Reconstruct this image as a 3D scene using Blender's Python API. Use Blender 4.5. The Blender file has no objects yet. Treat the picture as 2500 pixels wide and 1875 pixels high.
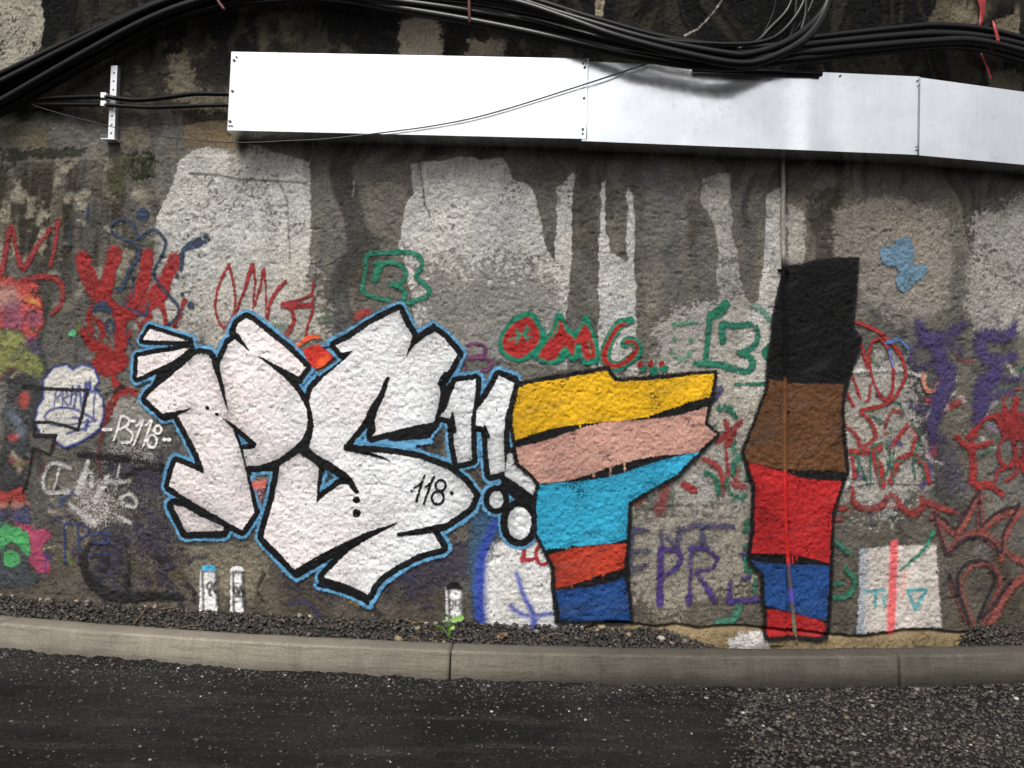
import bpy, math, random
import numpy as np
from mathutils import Matrix, Vector

random.seed(7)
rng = np.random.default_rng(11)
S = bpy.context.scene
COL = S.collection

# ------------------------------------------------------------------ camera
CAM_Z, PITCH, ROLL, FPX = 1.40, math.radians(2.5), math.radians(1.6), 1962.0
cd = bpy.data.cameras.new('camera')
cd.sensor_width = 36.0
cd.lens = FPX / 2500.0 * 36.0
cd.clip_start = 0.05
cd.clip_end = 500
cam = bpy.data.objects.new('camera', cd)
COL.objects.link(cam)
cam.matrix_world = (Matrix.Translation((0, 0, CAM_Z)) @ Matrix.Rotation(math.radians(90) + PITCH, 4, 'X')
                    @ Matrix.Rotation(ROLL, 4, 'Z'))
S.camera = cam

# ------------------------------------------------------------------ sky, sun, exposure (overcast day)
SUN_EL, SUN_AZ = math.radians(56), math.radians(196)
world = bpy.data.worlds.new('World')
S.world = world
world.use_nodes = True
wn = world.node_tree
sky = wn.nodes.new('ShaderNodeTexSky')
sky.sky_type = 'NISHITA'
sky.sun_disc = False
sky.sun_elevation = SUN_EL
sky.sun_rotation = SUN_AZ
sky.air_density = 1.0
sky.dust_density = 6.0
sky.ozone_density = 1.0
hs = wn.nodes.new('ShaderNodeHueSaturation')
hs.inputs['Saturation'].default_value = 0.22
wn.links.new(sky.outputs['Color'], hs.inputs['Color'])
wn.links.new(hs.outputs['Color'], wn.nodes['Background'].inputs['Color'])
wn.nodes['Background'].inputs['Strength'].default_value = 0.10
ld = bpy.data.lights.new('sun', 'SUN')
ld.energy = 1.5
ld.angle = math.radians(22)
ld.color = (1.0, 0.965, 0.91)
sun = bpy.data.objects.new('sun', ld)
COL.objects.link(sun)
sdir = Vector((math.sin(SUN_AZ) * math.cos(SUN_EL), math.cos(SUN_AZ) * math.cos(SUN_EL), math.sin(SUN_EL)))
sun.rotation_euler = sdir.to_track_quat('Z', 'Y').to_euler()
S.view_settings.view_transform = 'Standard'
S.view_settings.look = 'None'
S.view_settings.exposure = 0.85
S.view_settings.gamma = 1.0
S.view_settings.use_curve_mapping = False
S.cycles.transparent_max_bounces = 24

# ------------------------------------------------------------------ helpers
def lin(r, g, b):
    o = []
    for c in (r, g, b):
        c /= 255.0
        o.append(c / 12.92 if c <= 0.04045 else ((c + 0.055) / 1.055) ** 2.4)
    return np.array(o)

def tag(o, label=None, cat=None, group=None, kind=None):
    if label: o['label'] = label
    if cat: o['category'] = cat
    if group: o['group'] = group
    if kind: o['kind'] = kind
    return o

def mesh_obj(name, verts, faces, mat, parent=None, smooth=True, col=None):
    verts = np.asarray(verts, dtype=np.float32)
    me = bpy.data.meshes.new(name)
    if isinstance(faces, np.ndarray):
        n, k = faces.shape
        me.vertices.add(len(verts))
        me.vertices.foreach_set('co', verts.ravel())
        me.loops.add(n * k)
        me.loops.foreach_set('vertex_index', faces.astype(np.int32).ravel())
        me.polygons.add(n)
        me.polygons.foreach_set('loop_start', np.arange(0, n * k, k, dtype=np.int32))
        me.polygons.foreach_set('loop_total', np.full(n, k, dtype=np.int32))
        me.update(calc_edges=True)
    else:
        me.from_pydata([tuple(map(float, v)) for v in verts], [], faces)
        me.update()
    if smooth:
        me.polygons.foreach_set('use_smooth', np.ones(len(me.polygons), dtype=bool))
    if col is not None:
        a = me.color_attributes.new('Col', 'FLOAT_COLOR', 'POINT')
        a.data.foreach_set('color', np.asarray(col, dtype=np.float32).ravel())
    me.materials.append(mat)
    o = bpy.data.objects.new(name, me)
    COL.objects.link(o)
    if parent is not None:
        o.parent = parent
        o.matrix_parent_inverse = parent.matrix_world.inverted() if parent.type != 'EMPTY' else Matrix.Translation(-parent.location)
    return o

def empty(name, loc):
    o = bpy.data.objects.new(name, None)
    COL.objects.link(o)
    o.location = loc
    o.empty_display_size = 0.1
    return o

# value noise on points
_tabs = {}
def vnoise(x, y, sc, seed=0):
    if seed not in _tabs:
        _tabs[seed] = np.random.default_rng(1000 + seed).random((256, 256)).astype(np.float32)
    T = _tabs[seed]
    u = np.asarray(x) * sc + 137.3; v = np.asarray(y) * sc + 91.7
    iu = np.floor(u).astype(int); iv = np.floor(v).astype(int)
    fu = u - iu; fv = v - iv
    fu = fu * fu * (3 - 2 * fu); fv = fv * fv * (3 - 2 * fv)
    a = T[iv & 255, iu & 255]; b = T[iv & 255, (iu + 1) & 255]
    c = T[(iv + 1) & 255, iu & 255]; d = T[(iv + 1) & 255, (iu + 1) & 255]
    return (a * (1 - fu) + b * fu) * (1 - fv) + (c * (1 - fu) + d * fu) * fv
def fbm(x, y, sc, seed=0, n=3):
    t = 0; amp = 1; tot = 0
    for k in range(n):
        t = t + amp * vnoise(x, y, sc * 2 ** k, seed + k); tot += amp; amp *= 0.55
    return t / tot
def sstep(a, b, x):
    t = np.clip((x - a) / (b - a), 0, 1)
    return t * t * (3 - 2 * t)

# ------------------------------------------------------------------ geometry of the place
X0, WALL_D, WALL_R = 0.10, 5.46, 17.1
KERB_D, KERB_R = 4.90, 16.5
KERB_W, ROAD_Z = 0.165, -0.19
def wall_y(x): return WALL_D + (x - X0) ** 2 / (2 * WALL_R)
def kerb_y(x): return KERB_D + (x - X0) ** 2 / (2 * KERB_R)

def trace(px, py, off=0.0):
    """a point of the survey photograph -> point on the wall (moved out by off metres)"""
    v0 = (px - 1250.0) / FPX; v1 = (937.5 - py) / FPX
    c, s = math.cos(ROLL), math.sin(ROLL)
    x = v0 * c - v1 * s; z = v0 * s + v1 * c
    cp, sp = math.cos(PITCH), math.sin(PITCH)
    d = (x, cp - z * sp, sp + z * cp)
    t = 5.4
    for _ in range(12):
        t = (wall_y(d[0] * t) - off) / d[1]
    return d[0] * t, d[1] * t, CAM_Z + d[2] * t
def ground_trace(px, py, z0):
    v0 = (px - 1250.0) / FPX; v1 = (937.5 - py) / FPX
    c, s = math.cos(ROLL), math.sin(ROLL)
    x = v0 * c - v1 * s; z = v0 * s + v1 * c
    cp, sp = math.cos(PITCH), math.sin(PITCH)
    d = (x, cp - z * sp, sp + z * cp)
    t = (z0 - CAM_Z) / d[2]
    return d[0] * t, d[1] * t
def W(pts):
    return np.array([(lambda p: (p[0], p[2]))(trace(a, b)) for a, b in pts])
def Q(x0, y0, k, pts):            # crop coordinates -> photo coordinates
    return [(x0 + a * k, y0 + b * k) for a, b in pts]
PXM = 0.00278                      # metres per photo pixel on the wall
def curve(pts, n=6, closed=False):
    P = np.asarray(pts, dtype=float)
    if len(P) < 3: return P
    if closed: P = np.vstack([P[-1], P, P[0], P[1]])
    else: P = np.vstack([2 * P[0] - P[1], P, 2 * P[-1] - P[-2]])
    out = []
    for i in range(1, len(P) - 2):
        for t in np.linspace(0, 1, n, endpoint=False):
            a, b, c, d = P[i - 1], P[i], P[i + 1], P[i + 2]
            out.append(0.5 * (2 * b + (c - a) * t + (2 * a - 5 * b + 4 * c - d) * t * t + (3 * b - a - 3 * c + d) * t ** 3))
    if not closed: out.append(P[-2])
    return np.array(out)

# ------------------------------------------------------------------ materials
def new_mat(name):
    m = bpy.data.materials.new(name); m.use_nodes = True
    nt = m.node_tree
    return m, nt, nt.nodes['Principled BSDF']
def N(nt, typ, **kw):
    n = nt.nodes.new(typ)
    for k, v in kw.items():
        if k in n.inputs.keys(): n.inputs[k].default_value = v
        else: setattr(n, k, v)
    return n
def L(nt, a, b): nt.links.new(a, b)
def noise(nt, scale, detail=3, rough=0.55, vec=None):
    n = N(nt, 'ShaderNodeTexNoise'); n.inputs['Scale'].default_value = scale
    n.inputs['Detail'].default_value = detail; n.inputs['Roughness'].default_value = rough
    if vec is None:
        g = nt.nodes.get('GEO') or N(nt, 'ShaderNodeNewGeometry'); g.name = 'GEO'
        vec = g.outputs['Position']
    L(nt, vec, n.inputs['Vector'])
    return n.outputs['Fac']
def mapr(nt, src, a, b, c, d):
    n = N(nt, 'ShaderNodeMapRange'); L(nt, src, n.inputs['Value'])
    for k, v in zip(('From Min', 'From Max', 'To Min', 'To Max'), (a, b, c, d)): n.inputs[k].default_value = v
    return n.outputs['Result']
def math_n(nt, op, a, b=None, clamp=False):
    n = N(nt, 'ShaderNodeMath', operation=op); n.use_clamp = clamp
    for i, v in enumerate((a, b)):
        if v is None: continue
        if isinstance(v, (int, float)): n.inputs[i].default_value = v
        else: L(nt, v, n.inputs[i])
    return n.outputs[0]
def mixc(nt, fac, a, b, typ='MIX'):
    n = N(nt, 'ShaderNodeMix', data_type='RGBA', blend_type=typ)
    for i, v in ((0, fac), (6, a), (7, b)):
        if isinstance(v, (int, float)): n.inputs[i].default_value = v
        elif isinstance(v, (tuple, list, np.ndarray)): n.inputs[i].default_value = (*v[:3], 1)
        else: L(nt, v, n.inputs[i])
    return n.outputs[2]
def bump(nt, b, h, strength, dist):
    n = N(nt, 'ShaderNodeBump'); n.inputs['Strength'].default_value = strength; n.inputs['Distance'].default_value = dist
    L(nt, h, n.inputs['Height']); L(nt, n.outputs['Normal'], b.inputs['Normal'])
def attr(nt):
    a = N(nt, 'ShaderNodeVertexColor'); a.layer_name = 'Col'
    return a

def make_wall_mat():
    m, nt, b = new_mat('weathered_concrete')
    a = attr(nt)
    f1 = mapr(nt, noise(nt, 75, 5, 0.75), 0.28, 0.72, 0.42, 1.5)
    f2 = mapr(nt, noise(nt, 9, 4), 0.3, 0.7, 0.86, 1.14)
    c = mixc(nt, 1.0, a.outputs['Color'], math_n(nt, 'MULTIPLY', f1, f2), 'MULTIPLY')
    pit = mapr(nt, noise(nt, 46, 4, 0.65), 0.60, 0.69, 0, 0.85)
    c = mixc(nt, pit, c, (0.035, 0.032, 0.028))
    L(nt, c, b.inputs['Base Color'])
    b.inputs['Roughness'].default_value = 0.82
    b.inputs['Specular IOR Level'].default_value = 0.07
    vary = mapr(nt, noise(nt, 1.7, 4, 0.6), 0.36, 0.64, 0.45, 1.25)
    hh = math_n(nt, 'ADD', noise(nt, 105, 5, 0.7), math_n(nt, 'MULTIPLY', noise(nt, 38, 3, 0.6), 0.8))
    bump(nt, b, math_n(nt, 'MULTIPLY', hh, vary), 1.0, 0.014)
    return m
def make_paint_mat():
    m, nt, b = new_mat('spray_paint')
    a = attr(nt)
    f1 = mapr(nt, noise(nt, 75, 5, 0.75), 0.28, 0.72, 0.66, 1.22)
    c = mixc(nt, 1.0, a.outputs['Color'], f1, 'MULTIPLY')
    L(nt, c, b.inputs['Base Color'])
    b.inputs['Roughness'].default_value = 0.6
    b.inputs['Specular IOR Level'].default_value = 0.14
    vary = mapr(nt, noise(nt, 1.7, 4, 0.6), 0.36, 0.64, 0.45, 1.25)
    hh = math_n(nt, 'ADD', noise(nt, 105, 5, 0.7), math_n(nt, 'MULTIPLY', noise(nt, 38, 3, 0.6), 0.8))
    bump(nt, b, math_n(nt, 'MULTIPLY', hh, vary), 1.0, 0.011)
    n1 = noise(nt, 85, 4, 0.7)
    al = math_n(nt, 'ADD', a.outputs['Alpha'], mapr(nt, n1, 0.25, 0.75, -0.5, 0.5))
    al = mapr(nt, al, 0.34, 0.62, 0, 1)
    pit = mapr(nt, noise(nt, 46, 3, 0.6), 0.62, 0.70, 1, 0.25)
    al = math_n(nt, 'MULTIPLY', al, pit)
    gate = mapr(nt, a.outputs['Alpha'], 0.02, 0.16, 0, 1)
    al = math_n(nt, 'MULTIPLY', al, gate, True)
    L(nt, al, b.inputs['Alpha'])
    return m
def simple(name, col, rough, metal=0.0, var=0.15, vs=12, bs=None, bd=0.002, spec=0.5):
    m, nt, b = new_mat(name)
    f = mapr(nt, noise(nt, vs, 5, 0.65), 0.25, 0.75, 1 - var, 1 + var)
    L(nt, mixc(nt, 1.0, tuple(col), f, 'MULTIPLY'), b.inputs['Base Color'])
    b.inputs['Roughness'].default_value = rough
    b.inputs['Metallic'].default_value = metal
    b.inputs['Specular IOR Level'].default_value = spec
    if bs: bump(nt, b, noise(nt, bs, 4), 0.5, bd)
    return m
def stone_mat(name, rough=0.6):
    m, nt, b = new_mat(name)
    a = attr(nt)
    f = mapr(nt, noise(nt, 160, 3, 0.6), 0.25, 0.75, 0.6, 1.4)
    L(nt, mixc(nt, 1.0, a.outputs['Color'], f, 'MULTIPLY'), b.inputs['Base Color'])
    b.inputs['Roughness'].default_value = rough
    return m
def galv_mat():
    m, nt, b = new_mat('galvanised_sheet')
    g = N(nt, 'ShaderNodeNewGeometry'); mp = N(nt, 'ShaderNodeMapping'); mp.inputs['Scale'].default_value = (1, 1, 0.12)
    L(nt, g.outputs['Position'], mp.inputs['Vector'])
    streak = noise(nt, 55, 4, 0.6, mp.outputs['Vector'])
    blot = noise(nt, 3.2, 4, 0.6)
    c = mixc(nt, mapr(nt, blot, 0.35, 0.7, 0, 1), (0.86, 0.88, 0.90), (0.74, 0.765, 0.79))
    c = mixc(nt, mapr(nt, streak, 0.55, 0.8, 0, 0.16), c, (0.45, 0.46, 0.46))
    grime = mapr(nt, noise(nt, 6.5, 6, 0.75), 0.60, 0.74, 0, 0.5)
    c = mixc(nt, grime, c, (0.34, 0.335, 0.31))
    mp2 = N(nt, 'ShaderNodeMapping'); mp2.inputs['Scale'].default_value = (0.6, 0.6, 2.4); L(nt, g.outputs['Position'], mp2.inputs['Vector'])
    scr = mapr(nt, noise(nt, 14, 6, 0.8, mp2.outputs['Vector']), 0.64, 0.72, 0, 0.35)
    c = mixc(nt, scr, c, (0.5, 0.5, 0.49))
    L(nt, c, b.inputs['Base Color'])
    b.inputs['Metallic'].default_value = 0.85
    L(nt, mapr(nt, noise(nt, 20, 4), 0.3, 0.7, 0.17, 0.27), b.inputs['Roughness'])
    bump(nt, b, math_n(nt, 'ADD', noise(nt, 2.0, 2), math_n(nt, 'MULTIPLY', noise(nt, 7, 2), 0.22)), 0.5, 0.012)
    return m
def asphalt_mat():
    m, nt, b = new_mat('asphalt')
    patch = mapr(nt, noise(nt, 1.3, 5, 0.6), 0.38, 0.66, 0, 1)
    c = mixc(nt, patch, (0.0032, 0.0031, 0.003), (0.0125, 0.0117, 0.0108))
    brown = mapr(nt, noise(nt, 0.55, 3), 0.52, 0.7, 0, 0.6)
    c = mixc(nt, brown, c, (0.020, 0.0155, 0.013))
    g0 = nt.nodes['GEO']; mp = N(nt, 'ShaderNodeMapping'); mp.inputs['Scale'].default_value = (0.22, 1.6, 1); mp.inputs['Rotation'].default_value = (0, 0, 0.12)
    L(nt, g0.outputs['Position'], mp.inputs['Vector'])
    smear = mapr(nt, noise(nt, 5.5, 6, 0.7, mp.outputs['Vector']), 0.5, 0.74, 0, 0.85)
    c = mixc(nt, smear, c, (0.030, 0.0265, 0.0235))
    v2 = N(nt, 'ShaderNodeTexVoronoi'); v2.inputs['Scale'].default_value = 95; L(nt, g0.outputs['Position'], v2.inputs['Vector'])
    sc2 = N(nt, 'ShaderNodeSeparateColor'); L(nt, v2.outputs['Color'], sc2.inputs[0])
    c = mixc(nt, 1.0, c, mapr(nt, sc2.outputs[0], 0, 1, 0.45, 1.75), 'MULTIPLY')
    grain = mapr(nt, noise(nt, 110, 4, 0.75), 0.3, 0.7, 0.3, 2.0)
    c = mixc(nt, 1.0, c, grain, 'MULTIPLY')
    v = N(nt, 'ShaderNodeTexVoronoi'); v.inputs['Scale'].default_value = 75
    L(nt, nt.nodes['GEO'].outputs['Position'], v.inputs['Vector'])
    sp = mapr(nt, v.outputs['Distance'], 0.10, 0.2, 1, 0)
    sepc = N(nt, 'ShaderNodeSeparateColor'); L(nt, v.outputs['Color'], sepc.inputs[0])
    sp = math_n(nt, 'MULTIPLY', sp, mapr(nt, sepc.outputs[0], 0.86, 0.95, 0, 0.8))
    c = mixc(nt, sp, c, (0.15, 0.145, 0.135))
    L(nt, c, b.inputs['Base Color'])
    L(nt, mapr(nt, noise(nt, 2.0, 4), 0.35, 0.65, 0.55, 0.8), b.inputs['Roughness'])
    b.inputs['Specular IOR Level'].default_value = 0.16
    bump(nt, b, noise(nt, 130, 5, 0.75), 1.0, 0.012)
    return m
def kerb_mat():
    m, nt, b = new_mat('kerb_concrete')
    g = N(nt, 'ShaderNodeNewGeometry'); mp = N(nt, 'ShaderNodeMapping'); mp.inputs['Scale'].default_value = (0.12, 0.12, 1.6)
    L(nt, g.outputs['Position'], mp.inputs['Vector'])
    lay = noise(nt, 34, 4, 0.65, mp.outputs['Vector'])
    c = mixc(nt, mapr(nt, noise(nt, 2.1, 4, 0.6), 0.35, 0.65, 0, 1), (0.33, 0.295, 0.235), (0.235, 0.21, 0.17))
    c = mixc(nt, mapr(nt, lay, 0.50, 0.70, 0, 0.55), c, (0.11, 0.10, 0.08))
    sx = N(nt, 'ShaderNodeSeparateXYZ'); L(nt, g.outputs['Position'], sx.inputs[0])
    wet = math_n(nt, 'ADD', sx.outputs['Z'], mapr(nt, noise(nt, 4.5, 4), 0, 1, -0.09, 0.09))
    wetm = mapr(nt, wet, -0.13, -0.075, 0.45, 0)
    damp = math_n(nt, 'MULTIPLY', wetm, mapr(nt, sx.outputs['X'], -0.6, 0.8, 0.15, 1))
    c = mixc(nt, damp, c, (0.085, 0.078, 0.062))
    spots = mapr(nt, noise(nt, 26, 5, 0.75), 0.60, 0.70, 0, 0.6)
    c = mixc(nt, spots, c, (0.075, 0.066, 0.05))
    run = N(nt, 'ShaderNodeMapping'); run.inputs['Scale'].default_value = (3.0, 0.3, 0.35); L(nt, g.outputs['Position'], run.inputs['Vector'])
    c = mixc(nt, mapr(nt, noise(nt, 3.2, 5, 0.7, run.outputs['Vector']), 0.52, 0.72, 0, 0.45), c, (0.12, 0.105, 0.08))
    topm = mapr(nt, sx.outputs['Z'], -0.010, -0.003, 0, 0.62)
    c = mixc(nt, topm, c, (0.13, 0.116, 0.093))
    dry = mapr(nt, sx.outputs['X'], -1.6, 0.9, 0.88, 0.34)
    c = mixc(nt, 1.0, c, dry, 'MULTIPLY')
    f = mapr(nt, noise(nt, 95, 4, 0.7), 0.3, 0.7, 0.72, 1.2)
    L(nt, mixc(nt, 1.0, c, f, 'MULTIPLY'), b.inputs['Base Color'])
    b.inputs['Roughness'].default_value = 0.78
    b.inputs['Specular IOR Level'].default_value = 0.25
    mx = math_n(nt, 'ADD', math_n(nt, 'MULTIPLY', lay, 0.6), noise(nt, 120, 3))
    bump(nt, b, mx, 0.6, 0.006)
    return m

M_WALL, M_PAINT = make_wall_mat(), make_paint_mat()
M_GALV = galv_mat()
M_DARKMETAL = simple('dark_bolt_steel', (0.16, 0.16, 0.16), 0.5, 0.8)
M_STEEL = simple('zinc_steel', (0.74, 0.75, 0.77), 0.38, 0.75, 0.1, 30)
M_RUBBER = simple('black_cable_sheath', (0.004, 0.004, 0.0044), 0.3, 0, 0.3, 25, 60, 0.001, 0.25)
M_WIRE = simple('dark_wire', (0.02, 0.02, 0.02), 0.5)
M_RED = simple('red_plastic_tape', (0.34, 0.03, 0.03), 0.5, 0, 0.25, 40)
M_STRAP = simple('rusty_strap', (0.09, 0.025, 0.02), 0.7, 0, 0.3, 40)
M_ASPH = asphalt_mat()
M_BASE = simple('loose_base_course', (0.015, 0.014, 0.013), 0.85, 0, 0.5, 60, 90, 0.006)
M_SOIL = simple('dark_soil', (0.011, 0.0095, 0.008), 0.9, 0, 0.5, 60, 70, 0.01)
M_STONE = stone_mat('gravel_stone')
M_KERB = kerb_mat()
M_LEAF = simple('green_leaf', (0.13, 0.27, 0.035), 0.5, 0, 0.3, 60)
M_DRY = simple('dried_plant', (0.16, 0.10, 0.055), 0.85, 0, 0.35, 70)

# ------------------------------------------------------------------ road, kerb, gravel ground
def grid_sheet(name, xs, ys, zf, mat, label=None, kind='structure', keep=None):
    X, Y = np.meshgrid(xs, ys)
    V = np.stack([X, Y, zf(X, Y)], -1).reshape(-1, 3)
    nx, ny = len(xs), len(ys)
    i = np.arange(nx * ny).reshape(ny, nx)
    F = np.stack([i[:-1, :-1], i[:-1, 1:], i[1:, 1:], i[1:, :-1]], -1).reshape(-1, 4)
    if keep is not None:
        c = V[F].mean(1); F = F[keep(c[:, 0], c[:, 1])]
    o = mesh_obj(name, V, F, mat)
    tag(o, label, kind=kind)
    return o
xs = np.concatenate([np.linspace(-90, -5.2, 20), np.arange(-5.0, 5.01, 0.014), np.linspace(5.2, 90, 20)])
ys = np.concatenate([np.linspace(-90, 2.9, 30), np.arange(3.0, 5.45, 0.014), np.linspace(5.5, 6.2, 6)])
eA, eB = ground_trace(1790, 1690, ROAD_Z), ground_trace(1808, 1875, ROAD_Z)
def edge_x(y): return eB[0] + (y - eB[1]) * (eA[0] - eB[0]) / (eA[1] - eB[1])
def fine(X, Y): return (X > -5) & (X < 5) & (Y > 3) & (Y < 5.5)
def road_z(X, Y):
    d = edge_x(Y) + 0.10 * (fbm(X, Y, 6, 70, 4) - 0.5) - X
    step = sstep(-0.012, 0.012, d) * 0.012
    pile = np.exp(-np.abs(kerb_y(X) - Y) / 0.05) * 0.045 * fbm(X, Y, 7, 71) * sstep(1.3, 0.2, X)
    rough = (fbm(X, Y, 55, 72) - 0.5) * np.where(d > 0, 0.006 + 0.016 * np.exp(-np.abs(kerb_y(X) - Y) / 0.12), 0.012)
    und = (fbm(X, Y, 1.1, 76) - 0.5) * 0.012
    z = ROAD_Z - 0.004 + step + np.where(fine(X, Y), pile + rough + und, 0)
    return np.where(Y > kerb_y(X) + 0.05, ROAD_Z - 0.08, z)
grid_sheet('road', xs, ys, road_z, M_ASPH, 'dark compacted asphalt road surface beside the kerb')

# kerb: bedding strip with one child per kerb stone
def strip(x0, x1, n, prof, yfun, jit=0.0):
    xs_ = np.linspace(x0, x1, n)
    V = []
    for x in xs_:
        nx, ny = (x - X0) / KERB_R, -1.0
        ln = math.hypot(nx, ny); nx /= ln; ny /= ln
        for (o, z) in prof:
            V.append((x + nx * o * 1.0, yfun(x) + ny * o, z))
    k = len(prof); F = []
    for a in range(n - 1):
        for q in range(k):
            r = (q + 1) % k
            F.append((a * k + q, a * k + r, (a + 1) * k + r, (a + 1) * k + q))
    F.append(tuple(range(k))[::-1]); F.append(tuple((n - 1) * k + q for q in range(k)))
    return np.array(V), F
V, F = strip(-9, 9, 60, [(-0.14, -0.4), (-0.02, -0.4), (-0.02, -0.27), (-0.14, -0.27)], kerb_y)
kerb = tag(mesh_obj('kerb', V, F, M_KERB, smooth=False), 'long curved pale concrete kerb along the foot of the wall', kind='structure')
J = [ground_trace(1, 1518, 0)[0], ground_trace(1100, 1588, 0)[0], ground_trace(2196, 1599, 0)[0]]
step = J[2] - J[1]
joints = [J[0] - 2 * step, J[0] - step] + J + [J[2] + step, J[2] + 2 * step]
for a, b in zip(joints[:-1], joints[1:]):
    r = 0.018
    prof = [(-KERB_W, -0.27), (0.012, -0.27), (0.004, -0.10), (0.0, -r)]
    prof += [(-r + r * math.cos(t), -r + r * math.sin(t)) for t in np.linspace(0.25, math.pi / 2, 5)]
    prof += [(-0.05, 0.001), (-0.10, 0.0), (-KERB_W + 0.006, -0.001), (-KERB_W, -0.008)]
    g = 0.005
    xs_ = 190
    V, F = strip(a + g, b - g, xs_, prof, kerb_y)
    # round the ends a little and add slight unevenness
    k = len(prof)
    cen = np.array([V[i * k:(i + 1) * k].mean(0) for i in range(xs_)])
    for e in (0, xs_ - 1):
        sl = slice(e * k, (e + 1) * k)
        V[sl, 1] += np.where(V[sl, 1] < cen[e, 1], 0.006, 0); V[sl, 2] -= np.where(V[sl, 2] > -0.03, 0.006, 0)
    chip = sstep(0.66, 0.82, fbm(V[:, 0], V[:, 2], 9, 180, 3)) * (V[:, 2] > -0.04) * (V[:, 1] < kerb_y(V[:, 0]) + 0.04)
    V[:, 1] += chip * 0.012; V[:, 2] -= chip * 0.010
    V[:, 1] += (fbm(V[:, 0], V[:, 2] * 3, 6, 80) - 0.5) * 0.010
    V[:, 2] += (fbm(V[:, 0], V[:, 1], 5, 83) - 0.5) * 0.005 * (V[:, 2] > -0.05)
    mesh_obj('kerb_stone', V, F, M_KERB, kerb)

def bed_z(X, T):
    lo = sstep(1.0, 1.55, X) * (1 - sstep(3.1, 3.35, X))
    return -0.02 + 0.045 * T * (1 - lo) - 0.10 * lo + (fbm(X, T, 4, 90) - 0.5) * 0.035
xs2 = np.concatenate([np.linspace(-9, -4.3, 12), np.arange(-4.2, 4.3, 0.03), np.linspace(4.4, 9, 12)])
tt = np.linspace(0, 1, 16)
XX, TT = np.meshgrid(xs2, tt)
y_a = kerb_y(XX) + KERB_W - 0.02; y_b = wall_y(XX) + 0.08
V = np.stack([XX, y_a + (y_b - y_a) * TT, bed_z(XX, TT) - 0.008], -1).reshape(-1, 3)
i = np.arange(XX.size).reshape(XX.shape)
F = np.stack([i[:-1, :-1], i[:-1, 1:], i[1:, 1:], i[1:, :-1]], -1).reshape(-1, 4)
bed = tag(mesh_obj('gravel_bed', V, F, M_SOIL), 'strip of dark soil between kerb and wall', kind='structure')

# ------------------------------------------------------------------ the wall: one relief, sampled every 7 mm
DX = 0.007
fx = np.arange(-4.25, 4.35, DX); fz = np.arange(-0.21, 4.52, DX)
cxl = np.linspace(-9.5, -4.3, 28); cxr = np.linspace(4.4, 9.5, 28); czt = np.linspace(4.6, 6.2, 12)
gx = np.concatenate([cxl, fx, cxr]); gz = np.concatenate([fz, czt])
IX0 = len(cxl)
GX, GZ = np.meshgrid(gx, gz)
foot_line = W([(1100, 1600), (1300, 1575), (1480, 1512), (1530, 1515), (1600, 1527), (1650, 1520), (1700, 1529), (1780, 1522), (1850, 1527),
               (1960, 1535), (2060, 1549), (2110, 1551), (2150, 1545), (2200, 1533), (2260, 1533), (2330, 1541), (2400, 1538), (2500, 1546), (2600, 1560)])
JOINT = W([(1921, 380), (1921, 1600)])
def joint_x(z): return JOINT[1, 0] + (z - JOINT[1, 1]) * (JOINT[0, 0] - JOINT[1, 0]) / (JOINT[0, 1] - JOINT[1, 1])
def relief(X, Z):
    h = (fbm(X, Z, 1.3, 1, 2) - 0.5) * 0.022
    h = h + (fbm(X, Z, 9, 4, 2) - 0.5) * 0.008
    h = h + (vnoise(X, Z, 34, 7) - 0.5) * 0.007 + (vnoise(X, Z, 66, 8) - 0.5) * 0.0075
    pits = vnoise(X, Z, 24, 9)
    h = h - sstep(0.86, 0.97, pits) * 0.008
    d = np.abs(X - joint_x(Z))
    h = h - sstep(0.016, 0.004, d) * 0.012 * (Z < 3.2) + sstep(0.0, 0.03, joint_x(Z) - X) * 0.006 * (Z < 3.2)
    e = np.interp(X, foot_line[:, 0], foot_line[:, 1], left=-0.5, right=-0.2) + (fbm(X, Z * 0, 18, 12) - 0.5) * 0.012
    below = e - Z
    h = h - sstep(0.0, 0.008, below) * sstep(0.03, 0.012, below) * 0.03
    h = h + sstep(0.012, 0.06, below) * (0.012 + 0.05 * fbm(X, Z * 2.5, 5, 14) * sstep(0.0, 0.14, below))
    return h
H = relief(GX, GZ).astype(np.float64)
WV = np.stack([GX, wall_y(GX) - H, GZ], -1)

# ---- raster helpers in wall metres (traced outlines -> paint thickness on the wall relief)
FX, FZ = np.meshgrid(fx, fz)
class Win:
    def __init__(s, x0, x1, z0, z1):
        s.i0 = max(0, int((x0 - fx[0]) / DX)); s.i1 = min(len(fx), int((x1 - fx[0]) / DX) + 2)
        s.j0 = max(0, int((z0 - fz[0]) / DX)); s.j1 = min(len(fz), int((z1 - fz[0]) / DX) + 2)
        s.X = FX[s.j0:s.j1, s.i0:s.i1]; s.Z = FZ[s.j0:s.j1, s.i0:s.i1]
        wob = 0.006
        s.X = s.X + (fbm(s.X, s.Z, 26, 20, 2) - 0.5) * wob; s.Z = s.Z + (fbm(s.X, s.Z, 26, 24, 2) - 0.5) * wob
def seg_dist(X, Z, P, wid=None, closed=False):
    best = np.full(X.shape, 1e9)
    n = len(P)
    for k in range(n if closed else n - 1):
        a = P[k]; b = P[(k + 1) % n]
        d = b - a; l2 = max(1e-12, d @ d)
        t = np.clip(((X - a[0]) * d[0] + (Z - a[1]) * d[1]) / l2, 0, 1)
        r = np.hypot(X - a[0] - t * d[0], Z - a[1] - t * d[1])
        if wid is not None: r = r - (wid[k] + (wid[(k + 1) % n] - wid[k]) * t)
        best = np.minimum(best, r)
    return best
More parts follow.
